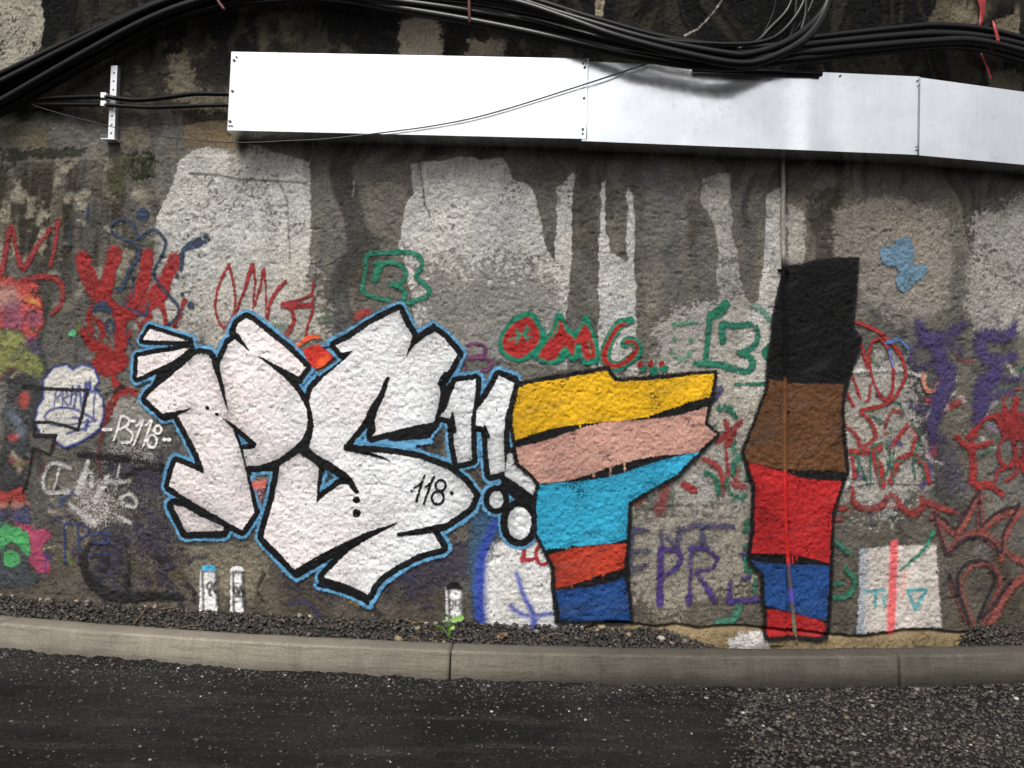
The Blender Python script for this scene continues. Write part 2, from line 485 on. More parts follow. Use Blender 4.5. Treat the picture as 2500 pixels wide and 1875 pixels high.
def sd_poly(w, P):
    d = seg_dist(w.X, w.Z, P, None, True)
    ins = np.zeros(w.X.shape, bool)
    n = len(P)
    for k in range(n):
        a = P[k]; b = P[(k + 1) % n]
        if a[1] == b[1]: continue
        c = (a[1] > w.Z) != (b[1] > w.Z)
        ins ^= c & (w.X < (b[0] - a[0]) * (w.Z - a[1]) / (b[1] - a[1]) + a[0])
    return np.where(ins, d, -d)
def sd_stroke(w, P, wid):
    if np.isscalar(wid): wid = np.full(len(P), wid)
    return -seg_dist(w.X, w.Z, P, wid)

# shape descriptions (photo coordinates): ('p', pts) polygon, ('s', pts, width_px) stroke, ('e', cx, cy, rx, ry) ellipse
def poly(pts, smooth=False): return ('p', curve(pts, 5, True) if smooth else pts)
def stroke(pts, w, smooth=True): return ('s', curve(pts, 5) if smooth and len(pts) > 2 else pts, w)
def ell(cx, cy, rx, ry=None, rot=0.0):
    ry = ry or rx; t = np.linspace(0, 2 * math.pi, 22, endpoint=False); r = math.radians(rot)
    x = rx * np.cos(t); y = ry * np.sin(t)
    return ('p', [(cx + a * math.cos(r) - b * math.sin(r), cy + a * math.sin(r) + b * math.cos(r)) for a, b in zip(x, y)])
def ring(cx, cy, rx, ry, w): 
    t = np.linspace(0, 2 * math.pi, 18)
    return ('s', [(cx + rx * math.cos(a), cy + ry * math.sin(a)) for a in t], w)
def bounds(shapes, grow=0.05):
    A = np.vstack([W(s[1]) for s in shapes]); g = grow + max([0] + [np.max(s[2]) * PXM for s in shapes if s[0] == 's'])
    return Win(A[:, 0].min() - g, A[:, 0].max() + g, A[:, 1].min() - g, A[:, 1].max() + g)
def sd_shape(w, s):
    P = W(s[1])
    if s[0] == 'p': return sd_poly(w, P)
    wd = np.asarray(s[2], float) * PXM / 2
    if wd.ndim and len(wd) != len(P): wd = np.interp(np.linspace(0, 1, len(P)), np.linspace(0, 1, len(wd)), wd)
    return sd_stroke(w, P, wd if wd.ndim else float(wd))
def sd_union(w, shapes):
    r = np.full(w.X.shape, -1e9)
    for s in shapes: r = np.maximum(r, sd_shape(w, s))
    return r
ORDER = [0]
def paint(name, layers, parent, label=None, win=None, tint=0.0):
    """layers: (shapes or sd array, colour, softness m, opacity); built as a skin of paint on the relief"""
    if win is None:
        win = bounds([s for l in layers if not isinstance(l[0], np.ndarray) for s in l[0]], 0.05 + max(l[2] for l in layers))
    C = np.zeros(win.X.shape + (3,)); A = np.zeros(win.X.shape)
    for lay in layers:
        sd = lay[0] if isinstance(lay[0], np.ndarray) else sd_union(win, lay[0])
        soft = lay[2]
        if name == 'paint_patch': sd = sd + (fbm(win.X, win.Z, 8, 210, 4) - 0.5) * 0.09
        a = np.clip(0.5 + sd / (2 * soft), 0, 1) * lay[3]
        col = np.asarray(lay[1])
        if len(lay) > 4: col, a = lay[4](win, sd, col, a)
        C = C + (col - C) * np.where(A > 0, a / np.maximum(a + A * (1 - a), 1e-6), 1)[..., None]
        A = A + (1 - A) * a
    if name in ('paint_patch', 'graffiti_tag', 'paint_wash', 'faded_marks', 'graffiti_drawing'):
        wear = sstep(0.50, 0.70, fbm(win.X, win.Z, 7, 220, 5)); fine_ = sstep(0.5, 0.7, fbm(win.X, win.Z, 40, 226, 3))
        A = A * (1 - {'paint_patch': 0.55, 'graffiti_tag': 0.24, 'graffiti_drawing': 0.14}.get(name, 0.30) * wear - 0.15 * fine_)
        C = C * (0.78 + 0.36 * fbm(win.X, win.Z, 16, 230, 3))[..., None]
        ds = 0.30 if name == 'paint_patch' else 0.12
        C = C * (1 - ds) + ds * np.array([0.13, 0.12, 0.105])
    if tint: C = C * (1 + tint * (fbm(win.X, win.Z, 7, 30)[..., None] - 0.5) * 2)
    return skin(name, win, C, A, parent, label)
def skin(name, win, C, A, parent, label=None):
    ORDER[0] += 1
    off = 0.0016 + 0.00018 * ORDER[0]
    j = slice(win.j0, win.j1); i_ = slice(win.i0 + IX0, win.i1 + IX0)
    V = WV[j, i_].copy(); V[..., 1] -= off
    n, m = A.shape
    idx = np.arange(n * m).reshape(n, m)
    F = np.stack([idx[:-1, :-1], idx[:-1, 1:], idx[1:, 1:], idx[1:, :-1]], -1).reshape(-1, 4)
    F = F[(A.ravel()[F] > 0.03).any(1)]
    u, inv = np.unique(F, return_inverse=True)
    col = np.concatenate([np.clip(C, 0, 1), A[..., None]], -1).reshape(-1, 4)[u]
    o = mesh_obj(name, V.reshape(-1, 3)[u], inv.reshape(-1, 4), M_PAINT, parent, True, col)
    if label: o['label'] = label
    return o
# ---- plaster, stains and soot of the wall itself (material colours, traced patches, some painted shade)
O = 2500.0 / 2212.0
def OV(pts): return [(a * O, b * O) for a, b in pts]
full = Win(fx[0], fx[-1] + DX, fz[0], fz[-1] + DX)
fullX, fullZ = FX, FZ
nA = fbm(FX, FZ, 30, 40, 3); nB = fbm(FX, FZ, 2.2, 44, 4); WX = FX + (fbm(FX, FZ, 1.4, 240, 3) - 0.5) * 0.9; nC = fbm(WX * 3.0, FZ * 0.55 + FX * 0.7, 2.4, 50, 5); nS = fbm(FX, FZ, 62, 55, 2)
C = np.ones(FX.shape + (3,)) * np.array([0.125, 0.118, 0.104])
C *= (0.62 + 0.45 * nB + 0.5 * (nC - 0.5) + 0.45 * fbm(FX, FZ, 15, 190, 4))[..., None]
C *= (1 - 0.5 * sstep(0.54, 0.72, fbm(WX * 2.6, FZ * 0.5 + FX, 2.0, 195, 5)))[..., None]
C *= 1 + (nC[..., None] - 0.5) * np.array([0.25, 0.1, -0.25])
def apply(mask, col):
    global C
    C = C + (np.asarray(col) - C) * mask[..., None]
def zpx(y): return trace(1250, y)[2]
# browner, damper zone low down and at the left
low = sstep(zpx(1230), zpx(1420), FZ) if False else 1 - sstep(zpx(1430), zpx(1180), FZ)
apply(low * (0.55 + 0.3 * (nB - 0.5)), (0.085, 0.068, 0.045))
def patch(pts, col, soft, op, speck=0.25, smooth=False, lacy=0.0):
    P = W(OV(pts)) if not smooth else W(curve(OV(pts), 5, True))
    x0, x1, z0, z1 = P[:, 0].min() - .3, P[:, 0].max() + .3, P[:, 1].min() - .3, P[:, 1].max() + .3
    w = Win(x0, x1, z0, z1)
    sl = (slice(w.j0, w.j1), slice(w.i0, w.i1))
    sd = sd_poly(w, P) + (nB[sl] - 0.5) * 0.05 + (fbm(FX[sl], FZ[sl], 14, 63, 3) - 0.5) * 0.035
    a = np.clip(0.5 + sd / (2 * soft), 0, 1)
    a = sstep(0.40, 0.60, a + (0.5 * nA[sl] + 0.5 * nS[sl] - 0.5) * (speck * 2.6 + lacy * 2 * (1 - a))) * sstep(0.0, 0.2, a)
    hole = sstep(0.50, 0.66, fbm(FX[sl], FZ[sl], 4.5, 200, 4)) * sstep(0.54, 0.64, nS[sl] * 0.6 + nA[sl] * 0.4)
    a = a * (1 - 0.85 * hole)
    n = np.asarray(col) * (0.72 + 0.42 * nB[sl] + 0.25 * (fbm(FX[sl], FZ[sl], 13, 205, 3) - 0.5) + 0.28 * (nC[sl] - 0.5))[..., None] * (1 + (nB[sl][..., None] - 0.5) * np.array([0.12, 0.02, -0.16]))
    C[sl] = C[sl] + (n - C[sl]) * (a * op)[..., None]
PALE = (0.50, 0.485, 0.45); PALE2 = (0.43, 0.405, 0.36)
patch([(385, 345), (430, 318), (520, 305), (668, 350), (674, 420), (668, 560), (650, 640), (600, 700), (320, 690), (300, 600), (335, 520), (340, 470), (375, 400)], PALE, 0.02, 0.95, 0.28)
patch([(300, 600), (670, 590), (700, 720), (640, 760), (420, 740), (300, 700)], PALE2, 0.16, 0.8, 0.5, lacy=0.5)
patch([(885, 352), (930, 345), (1000, 338), (1085, 345), (1110, 385), (1150, 400), (1168, 470), (1172, 525), (1200, 565), (1226, 590), (1228, 800), (900, 760), (890, 640), (862, 530), (872, 450), (890, 420)], PALE, 0.012, 0.95, 0.22)
patch([(900, 560), (1228, 590), (1230, 830), (1000, 840), (900, 740)], (0.15, 0.142, 0.126), 0.22, 0.7, 0.7, lacy=0.5)
patch([(1204, 405), (1240, 372), (1238, 470), (1230, 560), (1228, 640), (1196, 600), (1200, 500)], PALE, 0.008, 0.95, 0.2)
patch([(1298, 400), (1310, 385), (1308, 500), (1320, 545), (1350, 560), (1352, 470), (1354, 395), (1372, 430), (1374, 540), (1380, 800), (1290, 800), (1292, 560)], PALE, 0.010, 0.92, 0.25)
patch([(1515, 385), (1580, 372), (1578, 440), (1600, 600), (1625, 690), (1570, 720), (1545, 610), (1550, 520), (1530, 470), (1512, 430)], PALE2, 0.012, 0.85, 0.45)
patch([(1420, 690), (1560, 640), (1700, 690), (1700, 900), (1540, 1000), (1420, 880)], PALE2, 0.10, 0.8, 0.5, lacy=0.4)
patch([(1655, 420), (1690, 400), (1697, 420), (1700, 560), (1700, 840), (1590, 860), (1600, 720), (1640, 640), (1648, 520)], PALE, 0.012, 0.95, 0.22)
patch([(1702, 440), (1735, 450), (1760, 520), (1750, 600), (1704, 640)], PALE2, 0.03, 0.8, 0.4)
patch([(1740, 420), (1815, 400), (1800, 560), (1770, 640), (1730, 700), (1742, 560)], (0.042, 0.036, 0.028), 0.07, 0.75, 0.3)
patch([(1800, 455), (1900, 425), (2040, 450), (2060, 560), (2050, 660), (1940, 720), (1860, 640), (1800, 540)], (0.30, 0.265, 0.225), 0.08, 0.8, 0.35)
patch([(2110, 460), (2212, 425), (2300, 430), (2300, 720), (2100, 720), (2085, 600)], PALE2, 0.09, 0.75, 0.45, lacy=0.3)
patch([(1290, 800), (1420, 820), (1500, 900), (1700, 860), (1700, 1080), (1500, 1100), (1330, 1060)], PALE2, 0.12, 0.7, 0.5, lacy=0.4)
patch([(1340, 1130), (1480, 1080), (1690, 1090), (1660, 1240), (1420, 1330), (1330, 1250)], (0.34, 0.31, 0.26), 0.16, 0.7, 0.6, lacy=0.5)
patch([(1780, 780), (1960, 760), (2000, 1040), (1900, 1120), (1760, 1060)], PALE2, 0.16, 0.75, 0.5, lacy=0.4)
patch([(240, 860), (330, 860), (330, 990), (240, 990)], PALE2, 0.10, 0.6, 0.5, lacy=0.3)
patch([(400, 1180), (620, 1160), (540, 1290), (430, 1290)], (0.27, 0.24, 0.18), 0.10, 0.6, 0.5, lacy=0.4)
patch([(-60, 430), (20, 440), (50, 500), (10, 580), (-60, 560)], (0.42, 0.38, 0.30), 0.12, 0.7, 0.5)
# dark wet streaks and upper-wall soot, carried lower as painted shade under the trunking
soot_shade_z = np.interp(FX, [W([(0, 300)])[0, 0], W([(560, 335)])[0, 0], W([(1400, 370)])[0, 0], W([(2000, 400)])[0, 0], W([(2500, 440)])[0, 0]],
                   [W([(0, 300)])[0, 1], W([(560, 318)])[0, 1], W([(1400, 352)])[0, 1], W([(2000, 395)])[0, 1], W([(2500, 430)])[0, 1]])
hz = FZ - soot_shade_z + (nC - 0.5) * 0.30 + (nB - 0.5) * 0.30
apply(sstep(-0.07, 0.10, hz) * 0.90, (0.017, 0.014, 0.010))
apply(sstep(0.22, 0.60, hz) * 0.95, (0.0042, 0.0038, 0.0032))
stk = sstep(0.56, 0.76, fbm(WX * 2.2, FZ * 0.6 + FX, 2.0, 166, 5)) * sstep(-0.2, 0.1, hz)
apply(stk * 0.38, (0.042, 0.035, 0.024))
apply(sstep(0.55, 0.75, fbm(FX, FZ, 11, 170, 4)) * sstep(0.0, 0.15, hz) * sstep(0.9, 0.5, hz) * 0.45, (0.09, 0.078, 0.055))
drip = sstep(0.52, 0.66, fbm(WX * 3.4, FZ * 0.35 + FX * 0.8, 2.6, 66, 5)) * sstep(-0.55, 0.02, FZ - soot_shade_z)
apply(drip * 0.55, (0.036, 0.032, 0.025))
patch([(-60, -60), (85, -60), (92, 40), (86, 110), (40, 150), (-60, 170)], (0.34, 0.32, 0.27), 0.02, 0.9, 0.35)
patch([(865, 45), (950, 40), (955, 130), (868, 130)], (0.22, 0.20, 0.155), 0.03, 0.8, 0.6, lacy=0.3)
patch([(1015, 85), (1095, 88), (1090, 135), (1012, 130)], (0.19, 0.17, 0.13), 0.03, 0.75, 0.6, lacy=0.3)
patch([(360, 120), (400, 110), (420, 190), (500, 200), (500, 240), (420, 235), (370, 210)], (0.17, 0.15, 0.11), 0.05, 0.7, 0.6, lacy=0.4)
patch([(395, 265), (500, 262), (505, 318), (400, 318), (392, 300)], (0.165, 0.13, 0.08), 0.02, 0.9, 0.15)
patch([(262, 275), (325, 275), (322, 320), (266, 322)], (0.15, 0.125, 0.085), 0.015, 0.85, 0.2)
patch([(0, 260), (100, 262), (105, 318), (0, 320)], (0.15, 0.13, 0.085), 0.02, 0.8, 0.2)
patch([(2255, 0), (2310, 0), (2305, 60), (2255, 50)], (0.2, 0.175, 0.12), 0.03, 0.8, 0.3)
patch([(2040, -40), (2170, -40), (2120, 45), (2040, 90), (1990, 90)], (0.13, 0.11, 0.075), 0.05, 0.7, 0.35)
patch([(2060, 10), (2125, 10), (2120, 60), (2055, 60)], (0.17, 0.145, 0.10), 0.02, 0.75, 0.3)
patch([(2150, 40), (2200, 30), (2205, 80), (2150, 80)], (0.18, 0.15, 0.105), 0.02, 0.75, 0.3)
patch([(1290, 0), (1302, 0), (1298, 50), (1290, 52)], (0.26, 0.23, 0.17), 0.006, 0.9, 0.1)
patch([(2130, 150), (2212, 150), (2212, 215), (2130, 190)], (0.10, 0.085, 0.06), 0.05, 0.7, 0.35)
lx = W([(360, 600)])[0, 0]
lm = sstep(lx + 0.25, lx - 0.25, FX + (nB - 0.5) * 0.5) * sstep(zpx(900), zpx(600), FZ) * sstep(zpx(350), zpx(420), FZ)
apply(lm * (0.35 + 0.6 * sstep(0.4, 0.65, fbm(FX * 4, FZ * 0.6, 3, 175, 4))), (0.034, 0.030, 0.021))
apply(lm * sstep(0.56, 0.7, fbm(FX, FZ, 9, 178, 4)) * 0.7, (0.30, 0.27, 0.21))
# moss
patch([(275, 325), (330, 320), (345, 350), (320, 385), (285, 392), (262, 360)], (0.010, 0.017, 0.004), 0.04, 0.85, 0.35)
patch([(0, 318), (130, 320), (190, 320), (170, 340), (60, 345), (0, 380)], (0.014, 0.017, 0.007), 0.04, 0.8, 0.35)
patch([(230, 325), (290, 330), (270, 420), (235, 420)], (0.075, 0.075, 0.04), 0.06, 0.5, 0.4)
# hairline cracks and scars
def scar(pts, wpx, col, op):
    w = bounds([('s', OV(pts), wpx)], 0.04)
    sl = (slice(w.j0, w.j1), slice(w.i0, w.i1))
    a = np.clip(0.5 + (sd_shape(w, ('s', OV(pts), wpx)) + (nS[sl] - 0.5) * 0.012) / 0.008, 0, 1) * op
    C[sl] = C[sl] + (np.asarray(col) - C[sl]) * a[..., None]
scar([(412, 375), (470, 378), (520, 388), (620, 393), (660, 396)], 7, (0.10, 0.095, 0.085), 0.8)
scar([(603, 395), (615, 420), (622, 440), (625, 520), (627, 560)], 5, (0.12, 0.115, 0.10), 0.7)
scar([(905, 345), (912, 400), (918, 440), (930, 470)], 5, (0.10, 0.095, 0.085), 0.8)
scar([(1790, 1065), (1880, 1045), (1990, 1048)], 3, (0.03, 0.027, 0.02), 0.8)
scar([(1770, 870), (1830, 850), (1860, 850)], 3, (0.03, 0.027, 0.02), 0.8)
scar([(1560, 0), (1530, 40), (1510, 60), (1480, 75)], 2.5, (0.42, 0.40, 0.36), 0.9)
scar([(765, 392), (762, 430)], 2, (0.4, 0.38, 0.34), 0.8)
# bare tan footing stone below the edge of the render coat
e = np.interp(FX, foot_line[:, 0], foot_line[:, 1], left=-0.5, right=-0.2) + (fbm(FX, FZ * 0, 18, 12) - 0.5) * 0.012
bl = sstep(0.006, 0.02, e - FZ)
tan = np.array([0.20, 0.15, 0.085]) * (0.6 + 0.8 * fbm(FX, FZ * 2, 7, 68, 3))[..., None]
C = C + (tan - C) * bl[..., None]
patchmask = [(1570, 1378), (1600, 1365), (1640, 1362), (1660, 1380), (1655, 1400), (1570, 1400)]
patch(patchmask, (0.6, 0.58, 0.57), 0.03, 0.85, 0.3)
colfull = np.ones(GX.shape + (4,)); colfull[..., :3] = np.array([0.09, 0.083, 0.07])
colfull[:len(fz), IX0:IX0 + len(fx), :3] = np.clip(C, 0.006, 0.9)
# outside the traced stretch the wall goes on with the same stains
for side in (slice(0, IX0), slice(IX0 + len(fx), None)):
    src = C[:, 40] if side.start == 0 else C[:, -40]
    colfull[:len(fz), side, :3] = src[:, None, :]
colfull[len(fz):, :, :3] = np.array([0.02, 0.018, 0.015])
nzv, nxv = GX.shape
idx = np.arange(nzv * nxv).reshape(nzv, nxv)
F = np.stack([idx[:-1, :-1], idx[:-1, 1:], idx[1:, 1:], idx[1:, :-1]], -1).reshape(-1, 4)
V = WV.reshape(-1, 3)
# coping: carry the top edge back so that the wall has thickness
top = idx[-1]; back = np.arange(len(V), len(V) + nxv)
V = np.vstack([V, WV[-1] + np.array([0, 0.6, 0])])
F = np.vstack([F, np.stack([top[:-1], top[1:], back[1:], back[:-1]], -1)])
cf = np.vstack([colfull.reshape(-1, 4), colfull[-1]])
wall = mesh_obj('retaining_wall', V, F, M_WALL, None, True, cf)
tag(wall, 'tall curved concrete retaining wall with peeling pale plaster, soot stains and graffiti', 'wall')
# ================================================================== graffiti: skins of spray paint, parts of the wall
WHITE = np.array([0.74, 0.73, 0.72]); BLACK = np.array([0.0062, 0.0062, 0.0068]); SKYB = lin(94, 150, 188)
RED = lin(165, 34, 36); DRED = lin(140, 42, 44); GREEN = lin(28, 122, 96); PURP = lin(70, 52, 130); DPURP = lin(72, 68, 102)
NAVY = lin(44, 62, 88); BLUE = lin(38, 62, 150); ORANGE = lin(235, 95, 50)
R1 = lambda p: Q(300, 700, 0.22604, p)
R2 = lambda p: Q(700, 700, 0.22604, p)
R4 = lambda p: Q(700, 1050, 0.2713, p)
R5 = lambda p: Q(1050, 750, 0.18083, p)
R6 = lambda p: Q(1100, 1050, 0.31646, p)
LA = lambda p: Q(0, 500, 0.31646, p)
LB = lambda p: Q(0, 950, 0.31646, p)
LC = lambda p: Q(0, 780, 0.44118, p)
RA = lambda p: Q(1800, 550, 0.31646, p)
RB = lambda p: Q(1800, 1050, 0.31646, p)
RM = lambda p: Q(1550, 700, 0.22604, p)
RO = lambda p: Q(1200, 740, 0.22604, p)
RP = lambda p: Q(1480, 1150, 0.24111, p)
RX = lambda p: Q(1650, 950, 0.3153, p)
RG = lambda p: Q(860, 590, 0.12054, p)

# ---- old washes at the very back
paint('paint_wash', [([poly(LB([(560, 480), (900, 380), (1400, 420), (1420, 900), (1450, 1660), (650, 1640), (640, 1200), (760, 900)]))], lin(46, 42, 64), 0.13, 0.58)], wall,
      'dull purple paint wash behind the big white letters', tint=0.25)
paint('paint_wash', [([poly(Q(0, 0, 1, [(640, 1360), (900, 1410), (1000, 1330), (1090, 1310), (1170, 1250), (1190, 1200), (1180, 1120), (1140, 1100), (1170, 1420), (1010, 1480), (720, 1470)]))], lin(54, 48, 68), 0.10, 0.58)], wall,
      'dull purple overspray under the lower edge of the big letters', tint=0.25)
paint('paint_wash', [([poly(RB([(1460, 60), (1750, 40), (1850, 400), (1780, 560), (1560, 560), (1490, 300)]))], lin(78, 72, 88), 0.12, 0.55)], wall, 'grey purple wash beside the red letters', tint=0.2)
paint('paint_wash', [([poly(RX([(300, 200), (760, 280), (740, 640), (520, 860), (250, 880), (180, 560)]))], lin(160, 158, 152), 0.14, 0.5)], wall, 'thin pale wash between the two tall colour panels')

# ---- left edge: peeled layers
paint('paint_patch', [([poly(LA([(-60, 545), (120, 570), (260, 600), (330, 690), (350, 890), (290, 1010), (200, 1070), (150, 960), (-60, 930)]), True)], lin(196, 62, 58), 0.03, 0.9),
                      ([poly(LA([(-60, 620), (110, 640), (140, 760), (60, 800), (-60, 790)]), True)], lin(165, 130, 120), 0.03, 0.8),
                      ([poly(LA([(20, 800), (150, 760), (170, 930), (60, 960)]), True), poly(LA([(220, 830), (330, 820), (330, 900), (240, 930)]), True)], lin(125, 62, 100), 0.03, 0.75),
                      ([stroke(LA([(240, 730), (310, 770), (400, 810)]), 11)], lin(208, 150, 60), 0.012, 0.85),
                      ([poly(LA([(190, 1060), (300, 1050), (330, 1130), (250, 1160)]), True)], lin(90, 80, 130), 0.02, 0.8)], wall, 'peeling red and pink paint layers high on the wall', tint=0.3)
paint('paint_patch', [([poly(LA([(-60, 985), (60, 960), (190, 1010), (170, 1080), (240, 1130), (320, 1200), (330, 1310), (200, 1350), (110, 1300), (-60, 1310)]), True)], lin(128, 134, 66), 0.03, 0.88),
                      ([ell(*LA([(105, 1220)])[0], 8), ell(*LA([(105, 1265)])[0], 8)], lin(150, 80, 80), 0.01, 0.8),
                      ([stroke(LA([(115, 1350), (108, 1480)]), 5)], lin(128, 134, 66), 0.008, 0.8)], wall, 'olive green ragged paint patch', tint=0.3)
paint('paint_patch', [([poly(LB([(50, -150), (290, -90), (300, 200), (240, 330), (250, 640), (200, 900), (-60, 920), (10, 600), (40, 200)]), True)], lin(26, 31, 42), 0.05, 0.85),
                      ([ell(*LB([(95, 370)])[0], 14, 12), ell(*LB([(180, 90)])[0], 15, 18)], lin(170, 45, 45), 0.012, 0.8),
                      ([stroke(LB([(80, 180), (130, 250), (140, 330)]), 22)], lin(120, 140, 160), 0.03, 0.4)], wall, 'dark navy paint patch with red spots', tint=0.4)
paint('paint_patch', [([poly(LB([(-60, 760), (90, 770), (200, 730), (235, 850), (200, 920), (-60, 920)]), True)], lin(176, 48, 44), 0.02, 0.88),
                      ([poly(LB([(-60, 870), (240, 870), (230, 925), (-60, 925)]))], lin(190, 165, 150), 0.02, 0.6),
                      ([poly(LB([(-60, 920), (235, 920), (235, 1030), (-60, 1020)]))], lin(72, 66, 120), 0.02, 0.85)], wall, 'red paint band over a violet band', tint=0.3)
paint('paint_patch', [([poly(LB([(90, 1030), (240, 1050), (290, 1100), (380, 1080), (400, 1130), (340, 1220), (410, 1330), (405, 1425), (310, 1415), (240, 1330), (210, 1100)]))], lin(178, 52, 100), 0.018, 0.9)], wall, 'bright pink ragged paint patch', tint=0.2)
paint('paint_patch', [([poly(LB([(-60, 1240), (200, 1200), (260, 1400), (420, 1440), (300, 1500), (-60, 1560)]), True)], lin(52, 64, 74), 0.06, 0.7),
                      ([poly(LB([(-60, 1000), (90, 1030), (215, 1105), (222, 1270), (150, 1215), (60, 1190), (-60, 1260)]))], lin(62, 172, 96), 0.012, 0.92),
                      ([ell(*LB([(95, 1300)])[0], 17, 19)], lin(62, 172, 96), 0.012, 0.92)], wall, 'bright green paint blots above dark slate paint')
paint('graffiti_tag', [([stroke(LB([(360, 1400), (365, 1250), (410, 1330)]), 5)], lin(72, 70, 140), 0.008, 0.8)], wall, 'small violet arrow mark on the pink paint')
paint('paint_patch', [([poly(LA([(520, 975), (560, 960), (595, 985), (580, 1030), (530, 1020)]))], lin(85, 200, 140), 0.008, 0.9)], wall, 'tiny mint green paint fleck')

# ---- old faded marks under the newer writing
def faded(region, n, cols, label, seed):
    r = np.random.default_rng(seed); lays = []
    for col in cols:
        sh_ = []
        for _ in range(n):
            x = r.uniform(region[0], region[1]); y = r.uniform(region[2], region[3]); a_ = r.uniform(0, 6.28); l_ = r.uniform(10, 46)
            p1 = (x + l_ * math.cos(a_), y + l_ * math.sin(a_)); p2 = (p1[0] + l_ * math.cos(a_ + 0.9), p1[1] + l_ * math.sin(a_ + 0.9))
            sh_.append(stroke([(x, y), p1, p2], r.uniform(5, 20)))
        lays.append((sh_, lin(*col), 0.020, r.uniform(0.66, 0.86)))
    paint('faded_marks', lays, wall, label, tint=0.3)
faded((-20, 240, 780, 1440), 7, [(120, 60, 70), (70, 80, 110), (150, 140, 120), (60, 56, 64), (96, 104, 60)], 'faded mixed paint marks under the colour patches', 3)
faded((2040, 2510, 880, 1300), 13, [(150, 60, 60), (170, 165, 158), (74, 64, 110), (60, 110, 92), (190, 184, 178)], 'faded mixed paint marks around the red scrawl', 5)
faded((1760, 1900, 1000, 1480), 4, [(60, 120, 100), (150, 60, 62), (170, 166, 158)], 'faded strokes beside the conduit', 8)
faded((560, 1080, 1380, 1500), 6, [(60, 54, 84), (40, 38, 42), (110, 96, 66)], 'faded dark smears below the big letters', 9)
faded((180, 480, 1180, 1480), 6, [(60, 56, 82), (90, 80, 60), (40, 38, 44)], 'faded dark smears around the broad black curves', 12)
# ---- red letters, upper left
rr = [stroke(LA(p), w) for p, w in (
    ([(640, 420), (690, 560), (760, 700), (900, 820)], [38, 36, 36, 28]), ([(890, 385), (855, 480), (830, 600), (790, 720)], [40, 30, 32, 36]),
    ([(1140, 390), (1130, 520), (1080, 660), (990, 800), (930, 940)], [28, 30, 32, 28, 26]), ([(1350, 430), (1290, 560), (1230, 680), (1130, 770), (990, 850)], [36, 30, 44, 36, 26]),
    ([(930, 900), (930, 1100)], 28), ([(650, 960), (700, 1060), (830, 1130)], [16, 26, 30]), ([(990, 1000), (920, 1130)], 22),
    ([(720, 870), (800, 960), (770, 1060)], [8, 20, 8]), ([(800, 960), (870, 1080)], 6), ([(1230, 720), (1270, 830), (1290, 940)], [22, 10, 9]), ([(1430, 740), (1390, 850), (1340, 960)], [14, 10, 8]),
    ([(1050, 870), (1090, 940)], 9), ([(1160, 860), (1100, 920), (1080, 1000)], [14, 12, 8]),
    ([(880, 1350), (940, 1430), (1050, 1450)], [16, 22, 16]), ([(930, 1440), (850, 1560), (820, 1650)], 20), ([(710, 980), (690, 860), (740, 760)], 16))]
rr = [(s[0], s[1], (np.asarray(s[2]) * 1.25).tolist()) for s in rr]
rr.append(ell(270, 885, 47, 33, -10))
paint('graffiti_tag', [(rr, RED * 0.75, 0.016, 0.86)], wall, 'thick blobby red letters with a round red foot', tint=0.2)
paint('graffiti_tag', [([stroke(LB([(860, 120), (790, 320), (770, 520), (775, 720)]), [18, 14, 14, 10])], lin(112, 48, 50), 0.016, 0.75)], wall, 'long dull red drip line')
paint('graffiti_tag', [([stroke(LA([(10, 550), (50, 360), (90, 180), (130, 330), (180, 490), (290, 320), (390, 190)]), [16, 17, 20, 16, 20, 14, 14]), stroke(LA([(450, 130), (430, 300), (395, 470)]), [18, 12, 12]),
                        stroke(LA([(180, 600), (300, 555), (430, 570), (490, 660), (470, 770), (400, 850)]), [14, 16, 16, 14, 14, 10])], lin(142, 42, 46), 0.014, 0.86)], wall, 'thin red letter M with a loop below', tint=0.2)
paint('graffiti_tag', [([stroke(LA([(880, 230), (860, 170), (930, 110), (1040, 170), (1080, 265), (1180, 190), (1275, 270), (1270, 360), (1190, 540), (1300, 690), (1385, 790), (1370, 870), (1300, 930)]), 9),
                        stroke(LA([(880, 230), (1050, 310), (1075, 390), (1000, 520), (940, 650), (900, 640)]), [9, 9, 12, 14, 12, 8]), ell(*LA([(1105, 78)])[0], 17), stroke(LA([(1590, 260), (1510, 300), (1420, 350), (1400, 500)]), [26, 24, 14, 10]),
                        ell(*LA([(1375, 555)])[0], 7), ell(*LA([(1412, 690)])[0], 6), ell(*LA([(1478, 775)])[0], 9), stroke(LA([(680, 20), (680, 110)]), 9), stroke(LA([(530, 130), (540, 330)]), 7),
                        stroke(LA([(1030, 560), (1030, 710), (960, 770), (1100, 850)]), 7), stroke(LA([(1150, 760), (1130, 850), (1060, 820)]), 9), stroke(LA([(985, 960), (1000, 1040), (1030, 1110)]), 6),
                        stroke(LA([(730, 800), (800, 780), (860, 830)]), [16, 26, 14]), ring(*LA([(855, 940)])[0], 10, 16, 9)], NAVY * 0.9, 0.011, 0.86)], wall, 'dark navy looping scrawl with dots', tint=0.2)
